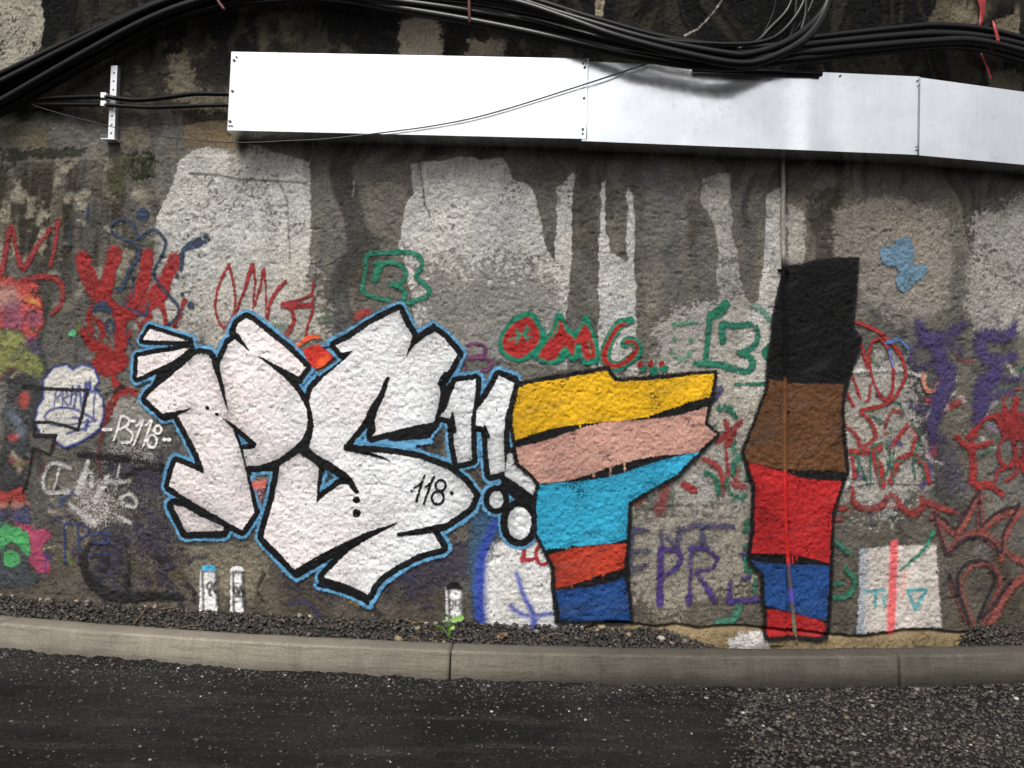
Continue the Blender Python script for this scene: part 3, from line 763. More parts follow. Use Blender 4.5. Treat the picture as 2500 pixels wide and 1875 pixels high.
paint('graffiti_tag', [([stroke(LA([(1770, 460), (1700, 600), (1665, 760), (1690, 890), (1745, 945), (1805, 850), (1820, 730), (1800, 590), (1770, 460)]), [8, 7, 6, 7, 10, 8, 6, 6, 6]),
                        stroke(LA([(1820, 850), (1890, 660), (1950, 465)]), [6, 8, 12]), stroke(LA([(1955, 470), (1972, 600), (1958, 800)]), [8, 6, 5]), stroke(LA([(1975, 770), (2010, 640), (2040, 495)]), [6, 8, 9]), stroke(LA([(2040, 500), (2055, 660), (2062, 870)]), [8, 5, 6]),
                        stroke(R1([(1575, 350), (1600, 170), (1690, 20), (1760, -60)]), [6, 9, 12, 8]),
                        stroke(R1([(2060, -60), (2045, 70), (1930, 140), (1740, 195)]), [6, 8, 8, 16]), stroke(R1([(1740, 200), (1820, 230), (1850, 380), (1770, 520)]), [18, 12, 9, 14]), stroke(R1([(1800, 215), (2040, 200)]), 13), stroke(R1([(2060, 100), (2055, 250), (2000, 430), (1975, 550)]), 7)], lin(150, 38, 42), 0.008, 0.95)],
      wall, 'thin red letters OMG on pale plaster', tint=0.2)
paint('paint_patch', [([ell(*R2([(430, 320)])[0], 26, 28), ell(*R1([(1700, 440)])[0], 30, 26)], lin(96, 140, 118), 0.05, 0.45)], wall, 'faint green overspray between the red letters')
paint('paint_patch', [([poly(R2([(690, 380), (720, 300), (800, 210), (880, 200), (930, 240), (900, 330)]), True)], lin(168, 36, 40), 0.008, 0.92)], wall, 'red paint edge above the big letter S')

# ---- green letters
gb = [stroke(RG([(1130, 1250), (1350, 1180), (1500, 1120), (1570, 1010), (1480, 880), (1300, 720), (1400, 520), (1400, 380), (1300, 270), (1080, 210), (700, 230), (330, 260), (270, 560), (215, 850), (220, 1000), (400, 1110), (750, 1190)]), 12.5),
      stroke(RG([(480, 440), (700, 420), (900, 440), (1050, 550), (1090, 680), (1020, 800), (900, 870), (780, 880)]), 12), stroke(RG([(900, 900), (1040, 990), (1060, 1100), (1030, 1180)]), 12), stroke(RG([(560, 480), (500, 640), (450, 780)]), [20, 22, 18])]
paint('graffiti_tag', [(gb, GREEN, 0.010, 0.93)], wall, 'green outlined letter B above the peak of the letter S', tint=0.12)
gb2 = [stroke(RM([(810, 300), (790, 520), (755, 830)]), 16), stroke(RM([(640, 830), (780, 830), (950, 850), (1190, 915), (1265, 850), (1240, 770), (1110, 715)]), [11, 17, 17, 17, 17, 16, 15]),
       stroke(RM([(1110, 715), (1240, 680), (1320, 570), (1310, 450), (1240, 405), (1090, 425), (950, 400)]), 15), stroke(RM([(935, 420), (945, 590)]), 19), stroke(RM([(980, 190), (880, 300)]), [24, 28]),
       stroke(RM([(1080, 1055), (1290, 1050), (1420, 1040), (1475, 960)]), 10), stroke(RM([(1520, 560), (1400, 710), (1450, 790)]), [10, 18, 10])]
paint('graffiti_tag', [(gb2, GREEN * 0.9, 0.010, 0.93), ([stroke(RM([(1200, 180), (1360, 250), (1480, 400), (1540, 520)]), [10, 20, 20, 18])], lin(90, 150, 125), 0.02, 0.6)], wall, 'green letter B beside the tall dark colour panel', tint=0.12)
paint('graffiti_drawing', [([stroke(RM([(395, 690), (450, 770), (540, 780), (600, 700)]), 12), ell(*RM([(425, 560)])[0], 8), ell(*RM([(610, 575)])[0], 8), ell(*RM([(430, 415)])[0], 9), stroke(RM([(480, 400), (660, 380)]), 14)], lin(74, 152, 118), 0.012, 0.6)], wall, 'faint green smiling face of dots and an arc')
paint('graffiti_tag', [([stroke(R5([(500, 520), (600, 490), (720, 520), (745, 610), (680, 660), (530, 680)]), 10), stroke(R5([(560, 685), (740, 690), (830, 740), (800, 830), (640, 880), (440, 905)]), 9), stroke(R5([(460, 730), (490, 800), (450, 890)]), 7)], lin(108, 55, 98), 0.009, 0.85)], wall, 'small plum letter B')

# ---- OMG in red and green
om_g = [poly(RO([(75, 440), (110, 310), (220, 170), (370, 95), (470, 120), (530, 230), (590, 330), (540, 480), (410, 600), (280, 640), (150, 590), (90, 520)]), True),
        poly(RO([(690, 110), (770, 110), (800, 220), (885, 320), (970, 220), (985, 125), (1040, 125), (1090, 280), (1150, 420), (1175, 600), (1150, 655), (990, 668), (950, 580), (905, 630), (860, 630), (810, 580), (760, 640), (700, 665), (560, 655), (430, 590), (500, 500), (600, 340), (660, 260)])),
        stroke(RO([(1500, 190), (1380, 235), (1270, 400), (1225, 560), (1260, 660), (1350, 690), (1480, 620), (1580, 520), (1550, 430), (1470, 405), (1430, 440)]), [17, 24, 25, 27, 26, 24, 24, 24, 24, 22, 20])]
om_r = [poly(RO([(120, 400), (200, 260), (300, 190), (390, 148), (455, 200), (515, 310), (515, 410), (455, 490), (350, 575), (260, 590), (150, 520)]), True),
        poly(RO([(735, 185), (770, 220), (800, 310), (890, 380), (900, 410), (1000, 225), (1060, 290), (1115, 480), (1125, 590), (1030, 618), (990, 570), (960, 440), (910, 430), (880, 575), (820, 490), (790, 465), (740, 520), (690, 610), (600, 620), (500, 590), (540, 500), (620, 400)])),
        stroke(RO([(1450, 225), (1360, 265), (1260, 430), (1215, 560), (1250, 655), (1350, 680), (1480, 610), (1560, 510), (1530, 425), (1450, 420)]), [6, 12, 12, 14, 14, 11, 13, 14, 11, 10])]
om_s = [stroke(RO([(190, 405), (270, 370), (300, 340), (360, 350), (430, 370)]), 5), stroke(RO([(270, 300), (295, 345), (272, 440)]), [8, 9, 4]), stroke(RO([(380, 245), (360, 340), (392, 410)]), [5, 9, 5]), stroke(RO([(410, 285), (340, 340)]), 7),
        stroke(RO([(725, 240), (660, 375)]), 5), stroke(RO([(1045, 410), (1070, 540)]), 4), stroke(RO([(1490, 435), (1540, 460), (1545, 500)]), 4)]
paint('graffiti_lettering', [(om_g, GREEN * 0.92, 0.007, 0.96), (om_r, RED * 0.88, 0.006, 0.96), (om_s, GREEN, 0.006, 0.95),
                             ([ell(*RO([(1640, 715)])[0], 9, 7), ell(*RO([(1755, 735)])[0], 9, 13), ell(*RO([(1860, 705)])[0], 12, 9)], GREEN * 0.9, 0.010, 0.85),
                             ([ell(*RO([(1600, 665)])[0], 7), ell(*RO([(1720, 655)])[0], 7), ell(*RO([(1835, 655)])[0], 7)], RED * 0.85, 0.007, 0.95)], wall, 'red letters OMG with thick green outlines and three red dots', tint=0.12)
paint('graffiti_tag', [([stroke(RM([(650, 1040), (720, 1140)]), 12), stroke(RM([(920, 1100), (850, 1230)]), [18, 16])], lin(66, 60, 104), 0.008, 0.9)], wall, 'two short slate purple strokes')

# ---- white cloud tag with blue writing, black box line, small white writing
cl = poly(LC([(250, 440), (250, 340), (300, 272), (370, 257), (410, 285), (455, 257), (520, 277), (545, 340), (520, 380), (568, 440), (575, 520), (550, 600), (500, 640), (430, 680), (365, 700), (325, 675), (310, 640), (235, 635), (205, 560), (218, 490)]))
clp = W(cl[1]); wcl = bounds([cl], 0.06); sdc = sd_poly(wcl, clp)
paint('graffiti_tag', [(sdc + 0.018, BLUE * 0.8, 0.009, 0.95), (sdc, WHITE * np.array([0.95, 0.93, 0.86]), 0.008, 0.96),
    ([stroke(LC(p), w) for p, w in (([(305, 480), (315, 395), (345, 400), (318, 440)], 5.4), ([(350, 480), (355, 385), (380, 420), (352, 440)], 5.4), ([(352, 440), (385, 480)], 5.4), ([(395, 470), (405, 370)], 6.75), ([(395, 420), (430, 400)], 6.75), ([(415, 490), (440, 365), (455, 480)], 6.75), ([(465, 470), (480, 350), (490, 420), (500, 345), (505, 400)], 8.1),
     ([(250, 540), (290, 500), (380, 490), (460, 515), (535, 560)], 6.75), ([(255, 545), (300, 585), (390, 582), (530, 562)], 5.4), ([(535, 385), (525, 460), (524, 545)], 5.4), ([(515, 400), (540, 390)], 9.45), ([(410, 540), (460, 550)], 6.75), ([(380, 630), (450, 610), (500, 590)], 6.75), ([(490, 560), (480, 610)], 10.8))], BLUE * 0.8, 0.007, 0.95)],
    wall, 'white cloud shaped tag with blue outline and blue scribbled letters', win=wcl)
paint('graffiti_tag', [([stroke(LC([(130, 370), (290, 385), (490, 392)]), 10), stroke(LC([(488, 392), (465, 500), (440, 612)]), 10), stroke(LC([(440, 612), (320, 575), (190, 570)]), 9), stroke(LC([(192, 570), (192, 640), (312, 642), (285, 745), (195, 712)]), [8, 8, 12, 8, 8], False), stroke(LC([(190, 715), (165, 850), (130, 960)]), 9)], BLACK, 0.008, 0.92)], wall, 'angular black line zigzag over the white cloud tag')
ps = [stroke(LB(p), w) for p, w in (([(800, 310), (860, 312)], 8.1), ([(885, 390), (915, 300), (940, 215), (990, 220), (1000, 270), (930, 310)], 6.75), ([(1045, 245), (1005, 250), (985, 300), (1030, 345), (1010, 405), (950, 412)], 6.75), ([(1060, 285), (1110, 240), (1040, 425)], 6.75), ([(1135, 275), (1175, 250), (1110, 440)], 6.75), ([(1275, 388), (1278, 390)], 9.45), ([(1310, 390), (1313, 392)], 9.45))]
ps += [ring(*LB([(1222, 312)])[0], 8, 10, 6.5), ring(*LB([(1180, 402)])[0], 12, 15, 6.5)]
paint('graffiti_lettering', [([stroke(LB([(860, 475), (1080, 475)]), 8)], lin(190, 186, 180), 0.02, 0.55), (ps, lin(222, 218, 214), 0.006, 0.95)], wall, 'small white handwritten PS 118 left of the big letters')
gh = [stroke(LB(p), w) for p, w in (([(550, 605), (430, 570), (360, 640), (350, 760), (420, 800), (530, 790)], 12), ([(470, 590), (450, 690), (420, 790)], 8), ([(690, 555), (650, 680), (610, 790)], [12, 18, 14]), ([(640, 700), (710, 640), (715, 740)], 9), ([(840, 670), (740, 860)], 12), ([(930, 590), (900, 770)], 6), ([(810, 715), (1000, 712)], 13), ([(930, 850), (1000, 810), (1055, 850), (1040, 910), (950, 880)], 9), ([(930, 990), (1010, 1030)], 10), ([(560, 900), (650, 980), (740, 1040)], 14))]
paint('graffiti_tag', [([poly(LB([(580, 700), (760, 640), (920, 760), (1000, 900), (960, 1040), (700, 1100), (600, 1020), (550, 880)]), True)], lin(178, 170, 164), 0.09, 0.55), (gh, lin(186, 184, 182), 0.014, 0.88)], wall, 'faded white scrawl below the small white writing')
paint('graffiti_tag', [([stroke(LB([(512, 1350), (508, 1180), (510, 1040), (600, 1045), (690, 1070), (680, 1120), (620, 1150)]), 6), stroke(LB([(600, 1050), (625, 1240)]), 6), stroke(LB([(835, 1100), (720, 1120)]), 6), stroke(LB([(840, 1105), (835, 1180), (700, 1195), (690, 1280), (840, 1270)]), 6)], lin(40, 58, 112), 0.007, 0.92)], wall, 'small thin blue letters low on the wall')
paint('graffiti_tag', [([stroke(LB([(700, 1190), (655, 1290), (680, 1430), (800, 1560), (960, 1600), (1200, 1590), (1410, 1600)]), [10, 24, 26, 30, 30, 24, 16]), stroke(LB([(740, 1290), (820, 1300), (830, 1370), (780, 1390)]), 13), stroke(LB([(980, 1180), (1000, 1350), (990, 1500)]), [6, 16, 18]),
                        stroke(LB([(620, 500), (820, 520), (1050, 550), (1290, 590)]), [16, 18, 14, 8]), stroke(LB([(960, 680), (1080, 610), (1240, 620)]), 9), stroke(LB([(830, 40), (900, 10), (950, -20)]), 16)], lin(18, 17, 19), 0.020, 0.85)], wall, 'broad black curves at the foot of the wall', tint=0.2)

# ---- blue and white soft shapes with red LO
paint('graffiti_drawing', [([poly(R6([(170, 650), (350, 640), (420, 740), (330, 900), (280, 1060), (270, 1460), (190, 1450), (140, 1250), (130, 950)]), True)], lin(52, 88, 118), 0.05, 0.75),
                           ([stroke(R6([(350, 700), (250, 950), (230, 1250), (240, 1460)]), [16, 22, 26, 24])], lin(40, 66, 168), 0.025, 0.9),
                           ([poly(R6([(340, 880), (430, 830), (600, 830), (860, 760), (1060, 900), (1180, 1200), (1150, 1480), (700, 1540), (290, 1510), (275, 1250), (290, 1000)]))], WHITE, 0.03, 0.93),
                           ([poly(R6([(400, 1080), (560, 1100), (640, 1350), (480, 1460), (400, 1300)]), True)], lin(190, 186, 178), 0.09, 0.5),
                           ([stroke(R6([(510, 1100), (560, 1260), (630, 1400), (650, 1540)]), [10, 12, 15, 22]), stroke(R6([(465, 1355), (540, 1410), (620, 1430), (780, 1410)]), 11)], lin(40, 70, 172), 0.014, 0.9)], wall, 'white cloudy shape with blue edge and blue strokes')
paint('graffiti_tag', [([stroke(R6([(575, 885), (555, 1000), (640, 995)]), [9, 12, 10], False), ring(*R6([(712, 960)])[0], 17, 24, 10), stroke(R6([(640, 850), (720, 860), (790, 960)]), [6, 8, 6])], lin(178, 46, 58), 0.010, 0.9)], wall, 'red letters LO on the white cloudy shape')

# ---- purple writing between the colour panels
paint('graffiti_tag', [([stroke(RP(p), w, False) for p, w in (([(240, 590), (400, 600)], 20), ([(250, 600), (230, 820), (235, 1050)], 22), ([(240, 810), (430, 810)], 18), ([(240, 1000), (400, 950)], 22), ([(560, 610), (560, 800)], 18), ([(560, 620), (700, 760), (740, 600)], 18), ([(740, 600), (900, 545), (1280, 560)], 15), ([(965, 550), (970, 750)], 18))], DPURP * 0.9, 0.02, 0.74)], wall, 'dull grey purple block letters', tint=0.2)
paint('graffiti_tag', [([stroke(RP(p), w, False) for p, w in (([(545, 770), (545, 1060), (540, 1340)], [14, 20, 20]), ([(545, 780), (720, 800), (765, 880), (720, 970), (570, 1060)], 13), ([(855, 780), (855, 1020), (835, 1330)], [14, 15, 16]), ([(855, 775), (1010, 780), (1120, 880), (1080, 975), (910, 1020)], 14), ([(920, 1040), (1010, 1160), (1095, 1310)], 16), ([(1260, 1140), (1240, 1320), (1530, 1290)], 16), ([(1370, 845), (1540, 840)], 13), ([(1390, 1090), (1440, 1070)], 16))], PURP * 0.8, 0.016, 0.80)], wall, 'bright purple letters PRE below the grey purple letters', tint=0.2)
paint('graffiti_tag', [([stroke(RP(p), w) for p, w in (([(1380, 600), (1500, 600), (1620, 560)], 10), ([(1400, 560), (1500, 480), (1640, 450)], 10), ([(1400, 790), (1400, 740), (1560, 690)], 10), ([(1400, 880), (1420, 1000), (1490, 990), (1510, 890)], 12), ([(1500, 1080), (1490, 1220)], 12))], GREEN * 0.85, 0.010, 0.8)], wall, 'broken green strokes beside the tall dark panel')
paint('graffiti_tag', [([stroke(RX(p), w) for p, w in (([(380, 240), (400, 340), (320, 410)], [10, 24, 12]), ([(510, 240), (430, 320), (400, 420)], [10, 22, 18]), ([(375, 440), (390, 540), (400, 650)], 10), ([(215, 540), (310, 590), (350, 680), (360, 830)], [14, 16, 12, 6]), ([(410, 640), (350, 700)], 12), ([(620, 590), (640, 690), (690, 745)], 9), ([(680, 630), (600, 740)], 8), ([(440, 730), (470, 765)], 8), ([(60, 740), (140, 780)], 18))], DRED * 1.15, 0.012, 0.85),
                       ([stroke(RX(p), w) for p, w in (([(340, 140), (400, 150), (470, 230)], [22, 22, 10]), ([(390, 690), (400, 780), (510, 855)], 10), ([(570, 600), (545, 700)], 9), ([(230, 650), (300, 690), (330, 800)], 16), ([(440, 590), (440, 660)], 14), ([(320, 260), (270, 300)], 7))], GREEN * 0.8, 0.014, 0.75)], wall, 'tangle of dull red and green strokes between the colour panels', tint=0.2)
paint('graffiti_tag', [([stroke(RP(p), w) for p, w in (([(250, 80), (360, 180), (330, 280)], 30), ([(560, 80), (600, 200), (530, 400)], 34))], lin(134, 64, 66), 0.03, 0.6), ([stroke(RP([(450, 110), (440, 250)]), 16), stroke(RP([(670, 200), (650, 320)]), 14)], lin(80, 122, 104), 0.02, 0.6)], wall, 'faded red and green bars')

# ---- right side
paint('paint_patch', [([poly(RA([(1115, 200), (1180, 105), (1280, 90), (1365, 190), (1375, 300), (1455, 330), (1400, 420), (1290, 510), (1210, 440), (1225, 350), (1130, 280)]), True)], lin(104, 144, 172), 0.014, 0.86)], wall, 'pale blue double blot high on the wall', tint=0.12)
paint('graffiti_drawing', [([stroke(RA([(780, 1140), (900, 1125), (1150, 1115), (1300, 1130), (1450, 1170)]), [10, 14, 14, 12, 10])], lin(205, 202, 200), 0.02, 0.75), ([stroke(RA([(1430, 1150), (1445, 1250), (1510, 1280), (1550, 1210)]), 14)], lin(206, 138, 110), 0.012, 0.75)], wall, 'white arc ending in an orange half ring')
paint('graffiti_tag', [([stroke(RA(p), w) for p, w in (([(880, 735), (1050, 800), (1190, 910), (1285, 1070), (1280, 1210), (1160, 1370), (950, 1430)], [8, 10, 9, 9, 9, 9, 10]), ([(810, 940), (850, 1050), (895, 890), (950, 910), (1000, 1100)], 8), ([(1010, 980), (1050, 895), (1120, 890), (1185, 1030), (1200, 1240), (1150, 1340), (1095, 1310), (1030, 1140), (1010, 980)], 8), ([(800, 1350), (765, 1180), (870, 1150), (945, 1330)], 7), ([(780, 1180), (890, 1390)], 9), ([(1025, 1230), (1015, 1340), (980, 1360)], 8))], lin(160, 40, 42), 0.009, 0.94)], wall, 'thin red letters inside a big red circle')
paint('graffiti_tag', [([stroke(RA(p), w) for p, w in (([(1400, 770), (1450, 870), (1590, 880), (1740, 760)], [34, 54, 52, 30]), ([(1560, 880), (1560, 1050), (1620, 1150), (1560, 1350), (1510, 1500), (1500, 1650)], [56, 54, 62, 56, 42, 30]), ([(1640, 900), (1735, 990)], [50, 26]), ([(1320, 1380), (1480, 1460)], 16))] + [ring(*RA([(1420, 1000)])[0], 29, 32, 20)], lin(66, 56, 104), 0.045, 0.72)], wall, 'bulky purple figure with a ring', tint=0.25)
paint('graffiti_tag', [([stroke(RA(p), w) for p, w in (([(2010, 680), (2010, 790)], 15), ([(2140, 760), (2090, 840), (1890, 860), (1870, 950), (1960, 1050), (2140, 1010)], [22, 44, 42, 40, 42, 24]), ([(1990, 1050), (1990, 1150), (1900, 1250), (1880, 1400), (1850, 1500)], [50, 62, 64, 58, 40]), ([(2180, 1180), (2060, 1200)], 24))], lin(68, 57, 108), 0.045, 0.72)], wall, 'bulky purple letter beside the pale plaster', tint=0.25)
paint('graffiti_tag', [([stroke(RA([(1150, 905), (1250, 885), (1315, 950)]), 10), stroke(RA([(1170, 960), (1200, 1080)]), 9)], lin(84, 130, 196), 0.012, 0.75)], wall, 'pale blue hook stroke')
paint('paint_patch', [([poly(RB([(560, 190), (700, 180), (850, 160), (920, 260), (900, 330), (860, 430), (760, 455), (650, 430), (520, 320)]), True)], lin(214, 210, 204), 0.02, 0.92)], wall, 'chalky white paint blot beside the tall dark panel', tint=0.1)
rd = [stroke(RA(p), w) for p, w in (([(760, 1500), (860, 1560), (930, 1650), (950, 1750)], 12), ([(950, 1440), (1040, 1530), (1060, 1640), (960, 1720)], 12), ([(1180, 1450), (1220, 1430), (1260, 1450)], 10), ([(1180, 1450), (1140, 1540), (1150, 1620)], 8), ([(1310, 1540), (1230, 1650), (1180, 1720)], 12))]
rd += [stroke(RB(p), w) for p, w in (([(850, 170), (1000, 170), (1100, 130)], 20), ([(900, 360), (880, 200)], 14), ([(1030, 160), (1090, 290), (1120, 420)], [16, 30, 20]), ([(1370, 60), (1330, 180), (1240, 240), (1180, 400)], [10, 12, 18, 14]), ([(1350, 180), (1440, 270), (1480, 400)], 14), ([(890, 430), (880, 540)], 12))]
paint('graffiti_tag', [(rd, lin(162, 44, 48), 0.016, 0.80)], wall, 'tangled red scrawl beside the chalky white blot', tint=0.2)
paint('graffiti_tag', [([stroke(RB(p), w) for p, w in (([(845, 180), (930, 220), (1020, 440), (1025, 140)], 5), ([(950, 150), (925, 330)], 5), ([(1060, 110), (1100, 420)], 5), ([(1040, 120), (1130, 100), (1180, 200), (1150, 330), (1095, 420)], 5), ([(1200, 240), (1290, 235)], 5), ([(1205, 130), (1200, 390)], 5), ([(1340, -60), (1410, 60), (1360, 200), (1370, 380)], 5), ([(1360, 210), (1420, 240), (1440, 385)], 5))], lin(40, 104, 86), 0.006, 0.96)], wall, 'thin green letters over the red scrawl')
paint('graffiti_tag', [([stroke(RB(p), w) for p, w in (([(700, 500), (770, 590), (830, 600)], 15), ([(880, 540), (970, 600), (1100, 590), (1190, 490), (1270, 600), (1370, 640), (1450, 550)], [14, 20, 20, 16, 18, 20, 14]), ([(1470, 560), (1570, 600), (1700, 640)], [18, 20, 10]))], lin(142, 52, 50), 0.016, 0.8)], wall, 'dull red double wave line', tint=0.2)
yr = [stroke(RB(p), w) for p, w in (([(1690, 50), (1790, 130), (1960, 90)], 18), ([(1800, 120), (1815, 250), (1810, 390)], [24, 26, 24]), ([(1990, 380), (2010, 310), (2150, 265)], 11), ([(2212, 100), (2190, 250), (2212, 340)], 16))] + [ring(*RB([(2075, 165)])[0], 21, 36, 13)]
yr += [poly(RA([(2040, 1320), (2090, 1440), (2130, 1310), (2170, 1330), (2160, 1440), (2280, 1420), (2280, 1680), (2140, 1660), (2040, 1640), (1980, 1500), (1880, 1520), (1840, 1640), (1720, 1680), (1800, 1570), (1920, 1460), (2030, 1440)]))]
yr += [stroke(RB([(1850, 430), (1950, 420), (2040, 500)]), [24, 26, 16])]
paint('graffiti_tag', [(yr, lin(150, 38, 42), 0.016, 0.80)], wall, 'heavy red letters above the crown', tint=0.2)
sq = [poly(RB([(940, 915), (1230, 890), (1530, 880), (1545, 1100), (1560, 1300), (1575, 1520), (1240, 1540), (920, 1565), (935, 1250)]))]
paint('graffiti_drawing', [(sq, lin(205, 196, 188), 0.018, 0.93), ([stroke(RB([(965, 930), (960, 1250), (945, 1550)]), [16, 14, 20])], lin(120, 150, 178), 0.03, 0.65),
      ([stroke(RB(p), w, False) for p, w in (([(990, 1245), (1125, 1235)], 8), ([(1062, 1240), (1062, 1360)], 9), ([(1170, 1255), (1120, 1300), (1140, 1360)], 7), ([(1310, 1235), (1455, 1230), (1372, 1385), (1310, 1235)], 9))], lin(62, 160, 166), 0.008, 0.95),
      ([stroke(RB([(1285, 1090), (1275, 1270)]), 13)], lin(232, 160, 145), 0.015, 0.6),
      ([stroke(RB([(1205, 875), (1195, 1200), (1180, 1545)]), [21, 23, 21])], lin(236, 98, 104), 0.010, 0.93), ([stroke(RB([(1515, 775), (1430, 930), (1350, 1000), (1262, 1080)]), [9, 11, 10, 7])], lin(32, 128, 100), 0.008, 0.93)], wall, 'white painted square with pink stripe and turquoise letters', tint=0.1)
cr = [(1505, 630), (1600, 700), (1680, 770), (1760, 640), (1860, 465), (1865, 600), (1870, 745), (1950, 670), (2040, 610), (2170, 580), (2100, 690), (2050, 790), (2030, 950)]
cr2 = [(2030, 950), (1950, 860), (1830, 820), (1710, 860), (1620, 950), (1560, 800), (1508, 640)]
lp = [(1780, 1480), (1710, 1280), (1695, 1130), (1760, 1025), (1870, 1000), (1960, 1050), (1985, 1150), (1920, 1300), (1850, 1460)]
sh = lambda p, a, b: [(x + a, y + b) for x, y in p]
paint('graffiti_drawing', [([stroke(RB(sh(cr, 5, 40)), 24, False), stroke(RB(sh(cr2, 0, -30)), 20), stroke(RB(sh(lp, 40, 30)), 15), stroke(RB([(1950, 860), (2130, 980), (2212, 1020)]), 20), stroke(RB([(2212, 1130), (2100, 1230), (1950, 1480)]), 26), stroke(RB([(1650, 1180), (1700, 1330), (1760, 1470)]), 14)], lin(146, 76, 70), 0.025, 0.72),
      ([stroke(RB(cr), 8, False), stroke(RB(cr2), 8), stroke(RB(lp), [13, 12, 9, 8, 8, 8, 8, 8, 7]), stroke(RB([(1630, 1110), (1700, 1290), (1780, 1480)]), [8, 13, 12]), stroke(RB([(2110, 1160), (2000, 1310), (1890, 1440)]), 9)], lin(26, 30, 40), 0.008, 0.93)], wall, 'spiky crown drawn in black with dull red shading')
paint('graffiti_tag', [([stroke(RB(p), w) for p, w in (([(770, 870), (850, 940)], 14), ([(830, 1060), (905, 1160), (850, 1270), (700, 1290)], 16), ([(520, 1210), (680, 1200), (800, 1180)], 14), ([(60, 700), (200, 640)], 11), ([(60, 780), (200, 785)], 9))], lin(44, 116, 94), 0.014, 0.75)], wall, 'loose green curves left of the white square')

# ---- small painted post shapes at the foot of the wall
def post(x0, x1, y0, y1, cap, capcol, digits, label, inner=True):
    P = poly([(x0, y0), (x1, y0), (x1 + 1, y1), (x0, y1)])
    lines = [stroke([(x0 + 7, y0), (x0 + 9, y1 - 10)], 6.5, False), stroke([(x1 - 2, y0), (x1, y1 - 25)], 7, False), stroke([(x0 + 5, y0 + 1), (x1, y0 + 1)], 5, False)]
    paint('painted_post', [([P], WHITE, 0.010, 0.95), (lines, BLACK, 0.007, 0.85), ([cap], capcol, 0.007, 0.95), (digits, BLACK, 0.006, 0.92)], wall, label)
PO = lambda p: Q(450, 1360, 0.1576, p)
post(490, 532, 1393, 1500, poly(PO([(280, 180), (310, 130), (390, 105), (470, 115), (510, 160), (495, 195), (380, 205), (290, 200)])), lin(84, 176, 218),
     [stroke(PO([(440, 400), (400, 395), (370, 440), (385, 480), (430, 490), (445, 420)]), 6.4), stroke(PO([(430, 490), (405, 530), (420, 580)]), 8), stroke(PO([(490, 400), (470, 470), (500, 540)]), 8)], 'small white painted post with blue cap and black scribbled number')
post(564, 596, 1396, 1505, poly(PO([(712, 215), (740, 150), (820, 130), (900, 145), (935, 205), (840, 205), (760, 205)])), WHITE,
     [stroke(PO([(790, 450), (780, 520), (820, 570), (840, 500), (800, 450)]), 6.4), stroke(PO([(840, 460), (860, 590), (885, 450), (930, 560)]), 6.4), stroke(PO([(810, 605), (920, 600)]), 6.4)], 'small white painted post with white cap and black scribbled number')
PT = lambda p: Q(600, 1425, 0.31646, p)
post(1089, 1130, 1434, 1545, poly(Q(700, 1050, 0.2713, [(1432, 1440), (1440, 1390), (1490, 1360), (1540, 1365), (1580, 1400), (1590, 1440), (1500, 1425)])), BLACK,
     [stroke(PT([(1605, 135), (1575, 120), (1572, 160), (1605, 155), (1605, 125), (1600, 170), (1575, 198)]), 3.8), stroke(PT([(1625, 120), (1620, 160), (1655, 155)]), 3.8), stroke(PT([(1652, 115), (1655, 190)]), 3.8)], 'small white painted post with black cap and number 94')

# ---- the big white lettering
P_stem = [(494.4, 863.9), (513.6, 868.4), (521.5, 880.8), (535, 921.5), (550.9, 971.2), (558.8, 998.3), (575, 1012), (560, 1028), (569, 1039), (572, 1050), (580, 1074.9), (591.5, 1108.8), (604, 1158.5), (623, 1248.9), (593.8, 1293), (560, 1276), (503.4, 1242), (458, 1215), (415, 1185.6), (423, 1156), (433, 1128), (462.7, 1140), (500, 1156), (500, 1142.7), (489.8, 1117.8), (474, 1084), (458, 1052), (435.6, 1012), (469.5, 998), (404, 1014), (360, 973.5), (367.8, 962), (395, 939.6), (430, 910), (465, 880.8), (480.8, 867)]
P_bowl = [(552, 985), (558.8, 998.3), (556, 1024), (582.5, 1043.5), (605, 1062), (625.5, 1080.5), (625.5, 1093), (614, 1096), (596, 1097.5), (598, 1115.5), (604, 1137), (634.5, 1135.9), (661.6, 1128), (684, 1117.8), (713.6, 1096), (736, 1074.9), (748.6, 1050), (753, 1025), (750.9, 1000.6), (736, 971), (718, 945), (691, 917), (666, 896.6), (637.9, 875), (684, 899), (729.4, 920), (748.6, 898.9), (706.8, 856), (661.6, 819.8), (616.4, 783.6), (604, 778), (584.8, 790.4), (575.7, 810.7), (609.6, 853.7), (574.6, 830), (562, 840), (550.9, 865), (539.6, 892), (543, 926), (550.9, 955.4)]
